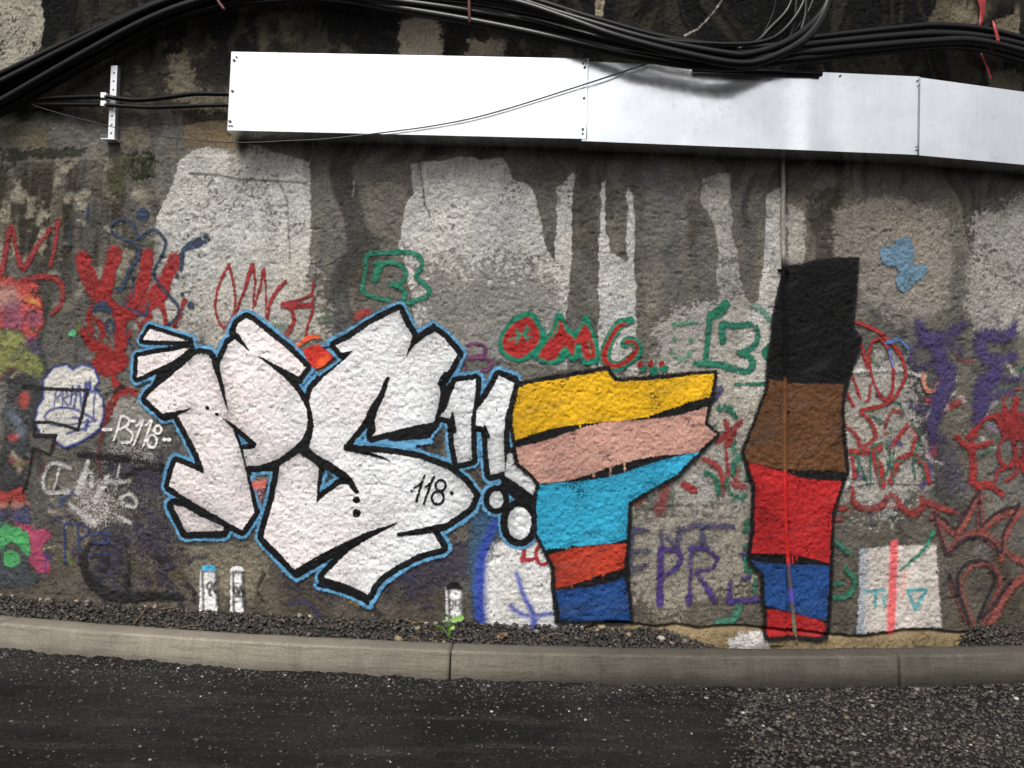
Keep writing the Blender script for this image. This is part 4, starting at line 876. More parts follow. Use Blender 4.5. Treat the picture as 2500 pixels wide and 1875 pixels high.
S_all = [(821, 845), (857, 827), (903, 795), (949, 770), (975, 759), (989, 790), (1012, 829), (995, 863), (1012, 845), (1034, 827), (1062, 811), (1084, 827), (1117, 865), (1098, 899), (1073, 940), (1075, 964), (1070, 994), (1061, 1030), (994, 1043), (910, 1065), (912, 1039), (926, 994), (940, 967), (949, 923), (942, 924), (924, 967), (903, 1005), (881, 1039), (854, 1073), (845, 1088), (860, 1099), (910, 1112), (952, 1123), (893, 1102), (971, 1110), (1025, 1120), (1093, 1145), (1134, 1177), (1158, 1210), (1147, 1235), (1120, 1256), (1080, 1281), (1039, 1291), (974, 1303), (1012, 1306), (1058, 1300), (1080, 1335), (1020, 1351), (971, 1378), (931, 1405), (909, 1430), (901, 1450), (852, 1427), (792, 1408), (819, 1378), (852, 1346), (890, 1321), (933, 1298), (968, 1277), (890, 1302), (835, 1332), (795, 1354), (727, 1394), (645, 1310), (655, 1271), (671, 1219), (682, 1158), (684, 1138), (736, 1104), (765, 1127), (781, 1142), (776, 1185), (774, 1229), (800, 1205), (832, 1183), (850, 1180), (866, 1199), (872, 1197), (862, 1170), (835, 1148), (803, 1128), (770, 1106), (757, 1091), (765, 1061), (768, 1039), (763, 1005), (756, 980), (766, 951), (775, 940), (797, 917), (827, 892), (847, 874), (858, 859), (840, 868)]
one_a = [(1114, 933), (1162, 927), (1161, 958), (1151, 1021), (1150, 1050), (1152, 1123), (1118, 1131), (1110, 1091), (1107, 1050), (1106, 1010), (1099, 1023), (1075, 1016), (1090, 998), (1104, 958)]
one_b = [(1218, 918), (1255, 936), (1245, 976), (1233, 1021), (1230, 1050), (1229, 1060), (1233, 1151), (1198, 1159), (1192, 1113), (1190, 1063), (1184, 1042), (1162, 1039), (1163, 1003), (1180, 983), (1205, 944)]
eight_hi = [(1239, 1107), (1300, 1105), (1380, 1110), (1445, 1150), (1370, 1180), (1302, 1208), (1262, 1180), (1232, 1161)]
fin1 = [(369, 804), (466, 834.5), (353, 831)]; fin2 = [(340.7, 871.8), (467, 850), (426.6, 881), (338.4, 922.6)]
footp = [(425.4, 1233), (458, 1297.5), (546, 1295), (548.6, 1285), (492, 1260), (453.7, 1237.6)]
FILLS = [('letter_fill', P_stem, 12), ('letter_fill', P_bowl, 12), ('letter_fill', S_all, 13), ('letter_fill', one_a, 11), ('letter_fill', one_b, 12), ('letter_fill', eight_hi, 12), ('letter_fill', fin1, 9), ('letter_fill', fin2, 10), ('letter_fill', footp, 15),
         ('letter_fill', ell(1212, 1219, 17, 21)[1], 12), ('letter_fill', ell(1268, 1276, 29, 40)[1], 15)]
BK = [[(385, 915), (467, 852), (492, 862), (400, 945), (365, 965)], [(600, 1130), (700, 1120), (690, 1150), (668, 1150), (608, 1153)], [(430, 1218), (560, 1285), (540, 1290), (440, 1240)], [(792, 1410), (901, 1452), (903, 1478), (860, 1455), (800, 1436), (772, 1430)], [(645, 1312), (727, 1396), (726, 1412), (640, 1330)],
      [(905, 1068), (1060, 1033), (1075, 1040), (1060, 1055), (1050, 1070), (960, 1078), (940, 1068)], [(820, 843), (840, 868), (858, 860), (835, 895), (790, 848)], [(1060, 960), (1106, 930), (1090, 1000), (1065, 1030)], [(1225, 905), (1265, 920), (1262, 960), (1245, 985), (1250, 940)], [(1230, 1155), (1305, 1210), (1300, 1240), (1270, 1230), (1220, 1185)],
      [(755, 985), (770, 1040), (755, 1100), (735, 1075), (752, 1030)], [(1020, 815), (1060, 790), (1125, 862), (1105, 900), (1100, 870), (1062, 815)]]
wbig = bounds([poly(f[1]) for f in FILLS], 0.10)
sds = [sd_poly(wbig, W(f[1])) for f in FILLS]
sdB = np.max([s + (f[2] + 2.5) * PXM for s, f in zip(sds, FILLS)], 0)
for b_ in BK: sdB = np.maximum(sdB, sd_poly(wbig, W(b_)))
HOLES = [[(582, 1056), (610, 1083), (592, 1086)], [(612, 1160), (662, 1159), (640, 1240), (633, 1240)], [(792, 1153), (819, 1175), (781, 1202)], [(865, 1076), (885, 1062), (897, 1074), (890, 1080)], [(1166, 1060), (1176, 1066), (1180, 1110), (1168, 1112)], [(806, 848), (835, 880), (780, 920), (760, 905), (768, 865)]]
sdH = np.max([sd_poly(wbig, W(h)) for h in HOLES], 0)
sdB = np.where(sdH > -0.004, np.minimum(sdB, -sdH), sdB)
mural = empty('graffiti_lettering', trace(760, 1500)); mural.parent = wall
mural['label'] = 'big white angular letters PS 118 with black outlines and light blue edges'
def white_fill(win, sd, col, a):
    g = np.exp(-np.clip(sd, 0, 1) / 0.05) * 0.48 * sstep(0.36, 0.62, fbm(win.X, win.Z, 3.0, 33, 2))
    t = fbm(win.X, win.Z, 2.3, 35, 3)
    warm = np.array([0.80, 0.72, 0.71]); cool = np.array([0.73, 0.745, 0.76])
    xm = trace(830, 1100)[0]
    k = np.clip(0.5 + (win.X - xm) * 0.7 + (t - 0.5) * 1.6, 0, 1)[..., None]
    c = warm * (1 - k) + cool * k
    st = sstep(0.56, 0.8, fbm(win.X * 0.35 + win.Z * 0.06, win.Z * 2.6, 9, 37, 3))
    c = c * (1 - (0.20 * st * np.clip(k[..., 0], 0.2, 1))[..., None]) * (1 - g[..., None])
    return c, a
paint('blue_outline', [(sdB + 8.0 * PXM + (fbm(wbig.X, wbig.Z, 5, 39, 3) - 0.5) * 0.022, SKYB, 0.010, 0.86), ([poly([(868, 1077), (905, 1068), (950, 1078), (1055, 1076), (1062, 1082), (960, 1100), (890, 1092)])], SKYB, 0.01, 0.9)], mural, win=wbig, tint=0.12)
paint('orange_patch', [([poly(R2([(190, 690), (300, 640), (380, 640), (500, 770), (330, 880), (250, 830)]), True)], lin(190, 52, 42), 0.008, 0.93), ([poly(R2([(380, 760), (470, 740), (400, 860), (320, 880)]), True), stroke(R2([(130, 640), (230, 560), (370, 540)]), [8, 12, 6]), poly(Q(300, 1050, 0.22604, [(1405, 560), (1560, 540), (1540, 610), (1420, 640)]))], ORANGE, 0.010, 0.9),
                       ([poly(Q(300, 1050, 0.22604, [(1400, 510), (1585, 510), (1490, 820)]))], lin(165, 120, 125), 0.01, 0.5)], mural, 'orange and red paint between the big letters')
paint('black_outline', [(sdB, BLACK, 0.007, 0.97)], mural, win=wbig)
for f in FILLS:
    paint(f[0], [([poly(f[1])], WHITE, 0.007, 0.97, white_fill)], mural)
def mark(shapes, label=None): paint('black_mark', [(shapes, BLACK, 0.006, 0.96)], mural, label)
mark([ell(872, 1219.6, 9), ell(872, 1252, 10)]); mark([ell(509, 996, 5.5), ell(532, 1011, 5)]); mark([ell(1021, 1088, 4), ell(1038, 1089, 4)])
d118 = [ell(1006.6, 1198.7, 3.2), ell(1103.7, 1202, 4.5), stroke(R4([(1155, 515), (1205, 480), (1245, 405)]), 5), stroke(R4([(1240, 410), (1205, 520), (1170, 640)]), 5.5), stroke(R4([(1250, 510), (1300, 470), (1330, 415)]), 5), stroke(R4([(1325, 420), (1280, 530), (1238, 662)]), 5.5), ring(*R4([(1388, 495)])[0], 12.5, 13, 5.5), ring(*R4([(1362, 605)])[0], 15, 15.5, 6)]
for pts_, wd_ in (([(404, 1016), (435, 1009), (470, 996)], [16, 11, 2]), ([(528, 885), (545, 945), (559, 1002)], [16, 10, 2]), ([(572, 812), (590, 832), (611, 857)], [16, 10, 2]), ([(634, 870), (690, 905), (735, 930)], [3, 13, 16]), ([(548, 1022), (580, 1048), (622, 1086)], [3, 10, 14]), ([(1013, 828), (1004, 847), (994, 866)], [16, 9, 2]), ([(832, 868), (848, 864), (861, 856)], [14, 10, 2]),
                 ([(948, 924), (932, 966), (906, 1012), (908, 1050)], [8, 14, 20, 22]), ([(727, 1396), (795, 1356), (890, 1309), (970, 1276)], [18, 17, 15, 3]), ([(974, 1304), (1040, 1293), (1088, 1284)], [9, 15, 16]), ([(848, 1092), (905, 1107), (954, 1124)], [16, 10, 2]), ([(736, 1100), (803, 1137), (850, 1168), (872, 1199)], [16, 22, 18, 10]), ([(1105, 1008), (1109, 1052)], [5, 12]), ([(1072, 938), (1088, 915)], [8, 14]), ([(1184, 1040), (1191, 1064)], [6, 12])):
    mark([stroke(pts_, wd_)])
mark(d118, 'small black number 118 inside the letter S')
mark([stroke(R4([(600, 480), (630, 550)]), [8, 9])])

# ---- two plain striped colour panels (stand-ins)
def panel(name, outline, bands, label, slope):
    out = outline
    w = bounds([('p', out)], 0.14); sd = sd_poly(w, W(out)) + (fbm(w.X, w.Z, 5, 140, 2) - 0.5) * 0.03
    root = empty(name, (trace(*outline[0]))); root.parent = wall; root['label'] = label
    paint('black_outline', [(sd + 12 * PXM, lin(60, 56, 54), 0.045, 0.42), (sd + 8 * PXM + (fbm(w.X, w.Z, 3, 142, 2) - 0.5) * 0.024, BLACK, 0.012, 0.94)], root, win=w)
    xa = min(p[0] for p in outline) - 80; xb = max(p[0] for p in outline) + 80
    for q, (top, bot, col) in enumerate(bands):
        wv = lambda y: [(x, y + 9 * math.sin(x * 0.017 + y) + (x - (xa + xb) / 2) * slope) for x in np.linspace(xa, xb, 16)]
        Bp = wv(top + 5.5) + wv(bot - 5.5)[::-1]
        s2 = np.minimum(sd, sd_poly(w, W(Bp)))
        rq = np.random.default_rng(300 + q + int(outline[0][0]))
        for _ in range(3):
            x = rq.uniform(min(p[0] for p in outline) + 70, max(p[0] for p in outline) - 140); y = bot + 9 * math.sin(x * 0.017 + bot) + (x - (xa + xb) / 2) * slope - 14
            s2 = np.maximum(s2, np.minimum(sd, sd_stroke(w, W([(x, y), (x + 1, y + rq.uniform(18, 46))]), np.array([2.6, 1.7]) * PXM)))
        def shade(win, s_, cc, al, q=q):
            g = np.exp(-np.clip(s_, 0, 1) / 0.03) * 0.32 * sstep(0.4, 0.6, fbm(win.X, win.Z, 3, 144 + q, 2))
            st = sstep(0.55, 0.8, fbm(win.X * 0.4 + win.Z * 0.2, win.Z * 2.2 - win.X, 8, 150 + q, 3)) * 0.28
            m_ = (fbm(win.X, win.Z, 6, 155 + q, 3) - 0.5) * 0.5
            old = sstep(0.56, 0.74, fbm(win.X, win.Z, 8, 160 + q, 4))
            grad = (fbm(win.X, win.Z, 1.6, 163 + q, 2) - 0.5) * 0.5
            cc2 = cc * (1 - g - st * 0.6 + m_ * 0.6 + grad)[..., None] + 0.05 * st[..., None]
            return np.clip(cc2, 0.004, 1), al * (1 - 0.38 * old)
        paint('colour_band', [(s2, col, 0.010, 0.93, shade)], root, win=w)
panel('striped_panel', [(1266, 945), (1480, 905), (1500, 935), (1742, 912), (1722, 1035), (1748, 1060), (1650, 1160), (1532, 1225), (1524, 1370), (1540, 1516), (1362, 1514), (1352, 1380), (1306, 1300), (1318, 1180), (1268, 1130), (1252, 1040)],
      [(780, 1030, lin(222, 172, 30)), (1030, 1146, lin(190, 146, 132)), (1146, 1320, lin(48, 152, 186)), (1320, 1404, lin(168, 56, 38)), (1404, 1640, lin(34, 72, 130))], 'plain striped colour panel in yellow, pink, turquoise, red and blue', -0.2)
panel('striped_panel', [(1918, 655), (2088, 636), (2072, 800), (2094, 830), (2052, 960), (2062, 1150), (2028, 1240), (2022, 1400), (2010, 1548), (1868, 1550), (1862, 1400), (1832, 1370), (1842, 1180), (1818, 1100), (1872, 940), (1890, 780)],
      [(450, 925, lin(10, 10, 12)), (925, 1150, lin(98, 66, 43)), (1150, 1372, lin(166, 36, 38)), (1372, 1500, lin(34, 70, 126)), (1500, 1700, lin(158, 35, 37))], 'tall plain striped colour panel in black, brown, red and blue', 0.16)
# ================================================================== trunking, cables, conduit
def tube(pts, rad, seg=10, n=7):
    P = curve(pts, n) if len(pts) > 2 else np.asarray(pts, float)
    if np.isscalar(rad): R = np.full(len(P), rad)
    else: R = np.interp(np.linspace(0, 1, len(P)), np.linspace(0, 1, len(rad)), rad)
    T = np.gradient(P, axis=0); T /= np.linalg.norm(T, axis=1)[:, None]
    V = []
    up = np.array([0.0, 1.0, 0.0])
    for p, t, r in zip(P, T, R):
        a = np.cross(t, up); a /= max(1e-9, np.linalg.norm(a)); b = np.cross(a, t)
        for q in range(seg):
            th = 2 * math.pi * q / seg
            V.append(p + r * (a * math.cos(th) + b * math.sin(th)))
    F = []
    for k in range(len(P) - 1):
        for q in range(seg):
            r_ = (q + 1) % seg
            F.append((k * seg + q, k * seg + r_, (k + 1) * seg + r_, (k + 1) * seg + q))
    F.append(tuple(range(seg))[::-1]); F.append(tuple((len(P) - 1) * seg + q for q in range(seg)))
    return np.array(V), F
def cable(name, pts, rpx, offs, mat, parent=None, seg=10):
    o = np.interp(np.linspace(0, 1, len(pts)), np.linspace(0, 1, len(offs)), offs) if not np.isscalar(offs) else [offs] * len(pts)
    P = [trace(p[0], p[1], q) for p, q in zip(pts, o)]
    V, F = tube(P, np.asarray(rpx, float) * 0.00268 if not np.isscalar(rpx) else rpx * 0.00268, seg)
    return mesh_obj(name, V, F, mat, parent)

# ---- metal cable trunking: three overlapping sheet covers with bolts
trunk = empty('cable_trunking', trace(1400, 345, 0.0))
tag(trunk, 'long white galvanised metal cable trunking box fixed across the upper wall', 'trunking')
def cover(tl, tr, bl, br, off, proud=0.0, creases=(), tilt=0.0):
    n, m = 60, 10
    V = []
    for a in range(n + 1):
        u = a / n
        for b in range(m + 1):
            v = b / m
            px = (tl[0] * (1 - u) + tr[0] * u) * (1 - v) + (bl[0] * (1 - u) + br[0] * u) * v
            py = (tl[1] * (1 - u) + tr[1] * u) * (1 - v) + (bl[1] * (1 - u) + br[1] * u) * v
            d = 0.006 * math.sin(u * 3.14) * math.sin(v * 3.14) + 0.003 * (fbm(np.array(px * 0.004), np.array(py * 0.01), 1.0, 95, 2) - 0.5)
            for cx_, amp, wd in creases:
                d += amp * max(0.0, 1 - abs(px - cx_) / wd) * (0.3 + 0.7 * v)
            V.append(trace(px, py, off + proud + float(d)))
    F = []
    for a in range(n):
        for b in range(m):
            F.append((a * (m + 1) + b, a * (m + 1) + b + 1, (a + 1) * (m + 1) + b + 1, (a + 1) * (m + 1) + b))
    V = np.array(V); k = len(V)
    # returns along top, bottom and both ends, back to the wall
    top = [a * (m + 1) for a in range(n + 1)]; bot = [a * (m + 1) + m for a in range(n + 1)]
    bk = []
    for e_ in (top, bot):
        q = V[e_].copy(); q[:, 1] = wall_y(q[:, 0]) - 0.006
        bk.append(q)
    fl = V[bot].copy(); fl[:, 2] += 0.0
    V2 = np.vstack([V, bk[0], bk[1]])
    t0, b0 = k, k + n + 1
    for a in range(n):
        F.append((t0 + a, top[a], top[a + 1], t0 + a + 1)); F.append((bot[a], b0 + a, b0 + a + 1, bot[a + 1]))
    F.append(tuple(range(0, m + 1))[::-1] + (t0, b0)); F.append(tuple(range(n * (m + 1), n * (m + 1) + m + 1)) + (b0 + n, t0 + n))
    return V2, F
def bolt(px, py, off, r, parent, mat=None):
    c = np.array(trace(px, py, off)); V = []
    for y, rr in ((0.004, r * 1.15), (-0.003, r * 1.1), (-0.006, r * 0.7)):
        V += [c + np.array([rr * math.cos(t), y, rr * math.sin(t)]) for t in np.linspace(0, 2 * math.pi, 8, endpoint=False)]
    F = [(a * 8 + q, a * 8 + (q + 1) % 8, (a + 1) * 8 + (q + 1) % 8, (a + 1) * 8 + q) for a in range(2) for q in range(8)] + [tuple(range(16, 24))]
    return mesh_obj('bolt', V, F, mat or M_DARKMETAL, parent, False)
def sharp(o, ang=35):
    me = o.data
    me.update()
    try: me.set_sharp_from_angle(angle=math.radians(ang))
    except Exception: pass
TD = 0.20
secs = [((565, 126), (1436, 143), (555, 318), (1432, 339), 0.006, (), [(577, 139, .006), (571, 147, .009), (567, 222, .009), (561, 296, .009), (559, 307, .005), (565, 307, .006), (1424, 154, .007), (1428, 164, .008), (1426, 239, .008), (1423, 315, .008), (1423, 326, .006)]),
        ((1437, 150), (2246, 187), (1420, 344), (2243, 378), 0.0, ((1975, 0.022, 55), (2030, -0.010, 60), (1640, -0.012, 200), (1800, 0.006, 90)), [(2240, 197, .006), (2242, 209, .005), (2238, 366, .007), (2237, 358, .005), (2052, 185, .006)]),
        ((2246, 189), (2520, 227), (2244, 379), (2520, 404), -0.003, (), [])]
for tl, tr, bl, br, pr, crs, bolts in secs:
    V, F = cover(tl, tr, bl, br, TD, pr, crs)
    o = mesh_obj('trunking_cover', V, F, M_GALV, trunk); sharp(o)
    for bx, by, r in bolts: bolt(bx, by, TD + pr + 0.004, r, o)
for tl, tr in (((1436, 143), (1432, 339)), ((2246, 187), (2243, 378))):
    P = [np.array(trace(tl[0] + (tr[0] - tl[0]) * t, tl[1] + (tr[1] - tl[1]) * t, TD + 0.007)) for t in (0, 0.5, 1)]
    V, F = tube(P, 0.0032, 5, 3); mesh_obj('lap_edge', V, F, M_DARKMETAL if tl[0] > 2000 else M_STEEL, trunk)
# the run goes on beyond the traced stretch
V, F = cover((2520, 227), (3300, 390), (2520, 404), (3300, 548), TD, -0.006); o = mesh_obj('trunking_cover', V, F, M_GALV, trunk); sharp(o)

# ---- perforated mounting rail with two clamps
rail = empty('mounting_rail', trace(279, 345, 0.0))
tag(rail, 'perforated zinc mounting rail with two cable clamps left of the trunking', 'bracket')
def perforated(ztop, zbot, xc_t, xc_b, yoff, half, holes, r):
    V = []; F = []
    edges_ = [ztop] + [(a + b) / 2 for a, b in zip(holes[:-1], holes[1:])] + [zbot]
    def xc(z): return xc_b + (xc_t - xc_b) * (z - zbot) / (ztop - zbot)
    for h, a, b in zip(holes, edges_[:-1], edges_[1:]):
        base = len(V)
        outer = [(-half, a), (0, a), (half, a), (half, h), (half, b), (0, b), (-half, b), (-half, h)]
        for ox, z in outer: x = xc(z) + ox; V.append((x, wall_y(x) - yoff, z))
        for q in range(8):
            t = math.radians(135 - 45 * q); x = xc(h) + r * math.cos(t); z = h + r * math.sin(t); V.append((x, wall_y(x) - yoff, z))
        for q in range(8):
            p = (q + 1) % 8
            F.append((base + q, base + p, base + 8 + p, base + 8 + q))
    # side flanges back to the wall
    for s in (-1, 1):
        base = len(V)
        for z in (ztop, zbot):
            x = xc(z) + s * half
            V += [(x, wall_y(x) - yoff, z), (x, wall_y(x) + 0.002, z)]
        F.append((base, base + 1, base + 3, base + 2))
    return V, F
pz = lambda y: trace(279, y, 0.05)[2]
V, F = perforated(pz(160), pz(342), trace(279, 160, .05)[0], trace(271, 342, .05)[0], 0.05, 0.025, [pz(y) for y in (178, 198, 219, 241, 262, 283, 304, 325)], 0.0075)
o = mesh_obj('channel', V, F, M_STEEL, rail, False)
def box(c, s, rot=0):
    x, y, z = c; a, b, d = s
    V = [(x + i_ * a / 2, y + j_ * b / 2, z + k_ * d / 2) for i_ in (-1, 1) for j_ in (-1, 1) for k_ in (-1, 1)]
    return V, [(0, 1, 3, 2), (4, 6, 7, 5), (0, 4, 5, 1), (2, 3, 7, 6), (0, 2, 6, 4), (1, 5, 7, 3)]
c = trace(271, 344, 0.04); V, F = box((c[0], c[1], c[2]), (0.10, 0.09, 0.006)); mesh_obj('base_plate', V, F, M_STEEL, rail, False)
for y in (235, 255):
    c = trace(256, y, 0.09); V, F = box((c[0], c[1], c[2]), (0.036, 0.05, 0.036)); cl_ = mesh_obj('clamp', V, F, M_STEEL, rail, False)
    bolt(256, y, 0.118, 0.007, cl_)

# ---- thin cables from the clamps into the trunking, and a hanging wire
tag(cable('power_cable', [(-80, 215), (60, 240), (150, 238), (250, 236), (285, 240), (342, 244), (420, 236), (478, 229), (570, 230)], 6.2, [0.06, 0.07, 0.08, 0.09, 0.08, 0.07, 0.07, 0.07, 0.08], M_RUBBER), 'upper black cable running from rail clamp into the trunking end', 'cable')
tag(cable('power_cable', [(-80, 250), (60, 254), (150, 255), (250, 256), (300, 259), (374, 262), (460, 259), (567, 256)], 5.4, [0.05, 0.06, 0.08, 0.09, 0.08, 0.07, 0.07, 0.08], M_RUBBER), 'lower black cable running from rail clamp into the trunking end', 'cable')
tag(cable('hanging_wire', [(60, 245), (85, 258), (150, 278), (260, 306), (330, 322), (400, 333), (500, 344), (600, 348), (720, 343), (800, 339), (916, 326), (1070, 305), (1209, 274), (1433, 204), (1530, 172), (1590, 152)], [1.3, 1.3, 1.4, 1.5, 1.8, 2.0, 2.2], [0.06, 0.14, 0.2, 0.225, 0.23, 0.23, 0.235, 0.235], M_WIRE, None, 6), 'thin dark wire hanging slack across the front of the trunking', 'wire')

# ---- heavy cable bundle
bun = empty('cable_bundle', trace(1700, 170, 0.1))
tag(bun, 'bundle of thick black cables sagging over the trunking along the wall top', 'cables')
KS = [([(-90, 322), (0, 276), (174, 177), (370, 70), (482, 30), (600, 2), (750, -8), (850, 0), (947, 18), (1109, 45), (1250, 72), (1379, 100), (1500, 127), (1572, 140), (1680, 156), (1800, 162), (1905, 150), (2047, 135), (2251, 113), (2373, 113), (2500, 143), (2620, 180)], 12, [0.09] * 7 + [0.1, 0.14, 0.2, 0.26, 0.31, 0.35, 0.37, 0.37, 0.34, 0.28, 0.2, 0.14, 0.1, 0.1]),
      ([(-90, 296), (0, 250), (174, 150), (350, 55), (480, 5), (600, -18), (800, -15), (993, 8), (1140, 28), (1300, 55), (1400, 80), (1572, 118), (1700, 138), (1820, 146), (1905, 136), (2088, 118), (2251, 104), (2373, 100), (2500, 128), (2620, 165)], 11.5, [0.15] * 7 + [0.16, 0.2, 0.25, 0.29, 0.32, 0.33, 0.31, 0.26, 0.2, 0.15, 0.14]),
      ([(-90, 268), (0, 224), (150, 140), (330, 46), (450, -4), (600, -36), (850, -30), (1050, -8), (1200, 10), (1379, 48), (1572, 103), (1700, 124), (1800, 134), (1966, 112), (2170, 91), (2292, 84), (2400, 92), (2500, 113), (2620, 150)], 11.5, [0.08] * 8 + [0.1, 0.12, 0.14, 0.16, 0.16, 0.14, 0.1, 0.08]),
      ([(-90, 244), (0, 203), (147, 128), (300, 50), (417, 0), (600, -52), (900, -48), (1130, -15), (1259, 6), (1379, 45), (1500, 88), (1650, 128), (1803, 156), (1885, 140), (1966, 94), (2012, 28), (2030, -50)], 10.5, [0.14] * 6 + [0.18, 0.25, 0.33, 0.40, 0.44, 0.45, 0.44, 0.40, 0.32, 0.25]),
      ([(-90, 220), (0, 182), (212, 83), (386, 6), (480, -32), (700, -68), (1000, -62), (1200, -26), (1300, 12), (1456, 60), (1600, 100), (1763, 130), (1828, 133), (1925, 100), (2003, 35), (2040, -50)], 9.5, [0.08] * 6 + [0.12, 0.2, 0.28, 0.36, 0.41, 0.44, 0.44, 0.40, 0.32, 0.26]),
      ([(1150, -40), (1300, 0), (1456, 48), (1650, 98), (1850, 116), (1978, 94), (2210, 68), (2292, 63), (2400, 72), (2500, 96), (2620, 130)], 9.5, [0.06, 0.08, 0.1, 0.11, 0.1, 0.09, 0.08]),
      ([(1380, 30), (1500, 74), (1620, 98), (1760, 108), (1850, 104), (1905, 82), (1955, 20), (1975, -50)], 6, [0.1, 0.14, 0.18, 0.2, 0.2, 0.18, 0.16]),
      ([(1945, -50), (1925, 20), (1880, 70), (1850, 100), (1800, 122)], 6.5, [0.08, 0.09, 0.1, 0.12]),
      ([(1947, -50), (1944, 0), (1938, 61), (1920, 112)], 5, [0.13, 0.14, 0.15]),
      ([(1968, -50), (1967, 10), (1964, 45), (1945, 108)], 6, [0.17, 0.18, 0.19]),
      ([(1994, -50), (1985, 0), (1960, 50), (1915, 104)], 5, [0.13, 0.13, 0.13]),
      ([(1890, -50), (1893, 10), (1870, 70), (1845, 104)], 1.6, [0.07, 0.07, 0.07]),
      ([(1690, 169), (1760, 171), (1844, 175), (2006, 181)], 6.8, [0.225, 0.225, 0.225, 0.225])]
for pts, r, offs in KS:
    cable('cable', pts, r, offs, M_RUBBER, bun)
cable('cable_strap', [(1143, -40), (1145, 0), (1146, 30), (1147, 56)], 4, [0.21, 0.225, 0.225, 0.21], M_STRAP, bun, 6)
cable('cable_strap', [(524, -40), (532, 0), (548, 24)], 4, [0.2, 0.2, 0.2], M_STRAP, bun, 6)

# ---- red tape ends
def ribbon(name, pts, wpx, off, label):
    V = []; F = []
    for k, (x, y) in enumerate(pts):
        w = wpx[k] / 2
        for dy in (0.0, 0.0015):
            for s in (-1, 1):
                p = trace(x + s * w, y, off + 0.006 * math.sin(k * 1.7)); V.append((p[0], p[1] + dy, p[2]))
    for k in range(len(pts) - 1):
        a = k * 4; b = a + 4
        F += [(a, a + 1, b + 1, b), (a + 2, b + 2, b + 3, a + 3), (a, b, b + 2, a + 2), (a + 1, a + 3, b + 3, b + 1)]
    F += [(0, 2, 3, 1), (len(V) - 4, len(V) - 3, len(V) - 1, len(V) - 2)]
    tag(mesh_obj(name, V, F, M_RED, None, True), label, 'tape')
ribbon('red_tape', [(2392, -30), (2397, 0), (2400, 20), (2396, 50), (2391, 72)], [22, 20, 14, 10, 5], 0.03, 'red plastic tape strip hanging above the cables')
ribbon('red_tape', [(2424, 50), (2430, 70), (2437, 95), (2434, 110), (2420, 122)], [3, 7, 9, 8, 3], 0.17, 'red plastic tape tied round the cables')
ribbon('red_tape', [(2395, 128), (2402, 145), (2412, 168), (2420, 192)], [3, 4, 5, 4], 0.03, 'short faded red tape end below the cables')

# ---- painted conduit running down the wall joint
cpts = [(1911, 384), (1912, 460), (1911, 530), (1914, 700), (1916, 900), (1915, 1100), (1917, 1250), (1921, 1330), (1928, 1420), (1936, 1500), (1945, 1600)]
P = [trace(a, b, 0.022) for a, b in cpts]
V, F = tube(P, 0.0155, 10, 12)
zs_ = np.array([trace(1915, y, 0.02)[2] for y in (1600, 1530, 1490, 1470, 1466, 1440, 1436, 1380, 1372, 1152, 1148, 930, 925, 640, 632, 384)])
cs_ = np.array([lin(92, 86, 72), lin(120, 114, 92), lin(98, 92, 80), lin(96, 92, 84), lin(100, 80, 180), lin(100, 80, 180), lin(84, 78, 76), lin(90, 78, 110), lin(190, 42, 42), lin(190, 42, 42), lin(112, 76, 50), lin(112, 76, 50), lin(20, 18, 20), lin(20, 18, 20), lin(150, 146, 138), lin(130, 126, 120)])
ccol = np.stack([np.interp(V[:, 2], zs_, cs_[:, q]) for q in range(3)] + [np.ones(len(V))], -1)
con = mesh_obj('conduit_pipe', V, F, M_WALL, None, True, ccol)
tag(con, 'thin paint spattered conduit pipe running down the wall from the trunking', 'pipe')
for y in (1268, 660, 1000):
    c = trace(1917 if y > 700 else 1913, y, 0.02); Vb, Fb = box((c[0], c[1] + 0.006, c[2]), (0.075, 0.028, 0.016)); 
    cc = np.tile(np.append(cs_[9] if y > 1200 else (cs_[11] if y > 900 else cs_[13]), 1), (8, 1)); mesh_obj('pipe_clip', Vb, Fb, M_WALL, con, False, cc)

# ================================================================== loose stones
def ico():
    t = (1 + 5 ** .5) / 2
    V = np.array([(-1, t, 0), (1, t, 0), (-1, -t, 0), (1, -t, 0), (0, -1, t), (0, 1, t), (0, -1, -t), (0, 1, -t), (t, 0, -1), (t, 0, 1), (-t, 0, -1), (-t, 0, 1)], float)
    V /= np.linalg.norm(V[0])
    F = np.array([(0, 11, 5), (0, 5, 1), (0, 1, 7), (0, 7, 10), (0, 10, 11), (1, 5, 9), (5, 11, 4), (11, 10, 2), (10, 7, 6), (7, 1, 8), (3, 9, 4), (3, 4, 2), (3, 2, 6), (3, 6, 8), (3, 8, 9), (4, 9, 5), (2, 4, 11), (6, 2, 10), (8, 6, 7), (9, 8, 1)])
    return V, F
IV, IF = ico()
def rots(n):
    q = rng.normal(size=(n, 4)); q /= np.linalg.norm(q, axis=1)[:, None]
    w, x, y, z = q.T
    return np.stack([np.stack([1 - 2 * (y * y + z * z), 2 * (x * y - z * w), 2 * (x * z + y * w)], -1), np.stack([2 * (x * y + z * w), 1 - 2 * (x * x + z * z), 2 * (y * z - x * w)], -1), np.stack([2 * (x * z - y * w), 2 * (y * z + x * w), 1 - 2 * (x * x + y * y)], -1)], 1)
PAL = np.array([(0.030, 0.027, 0.025), (0.048, 0.043, 0.038), (0.072, 0.065, 0.056), (0.11, 0.10, 0.088), (0.18, 0.17, 0.155), (0.15, 0.115, 0.07), (0.32, 0.30, 0.27), (0.075, 0.05, 0.042)]) * 0.62
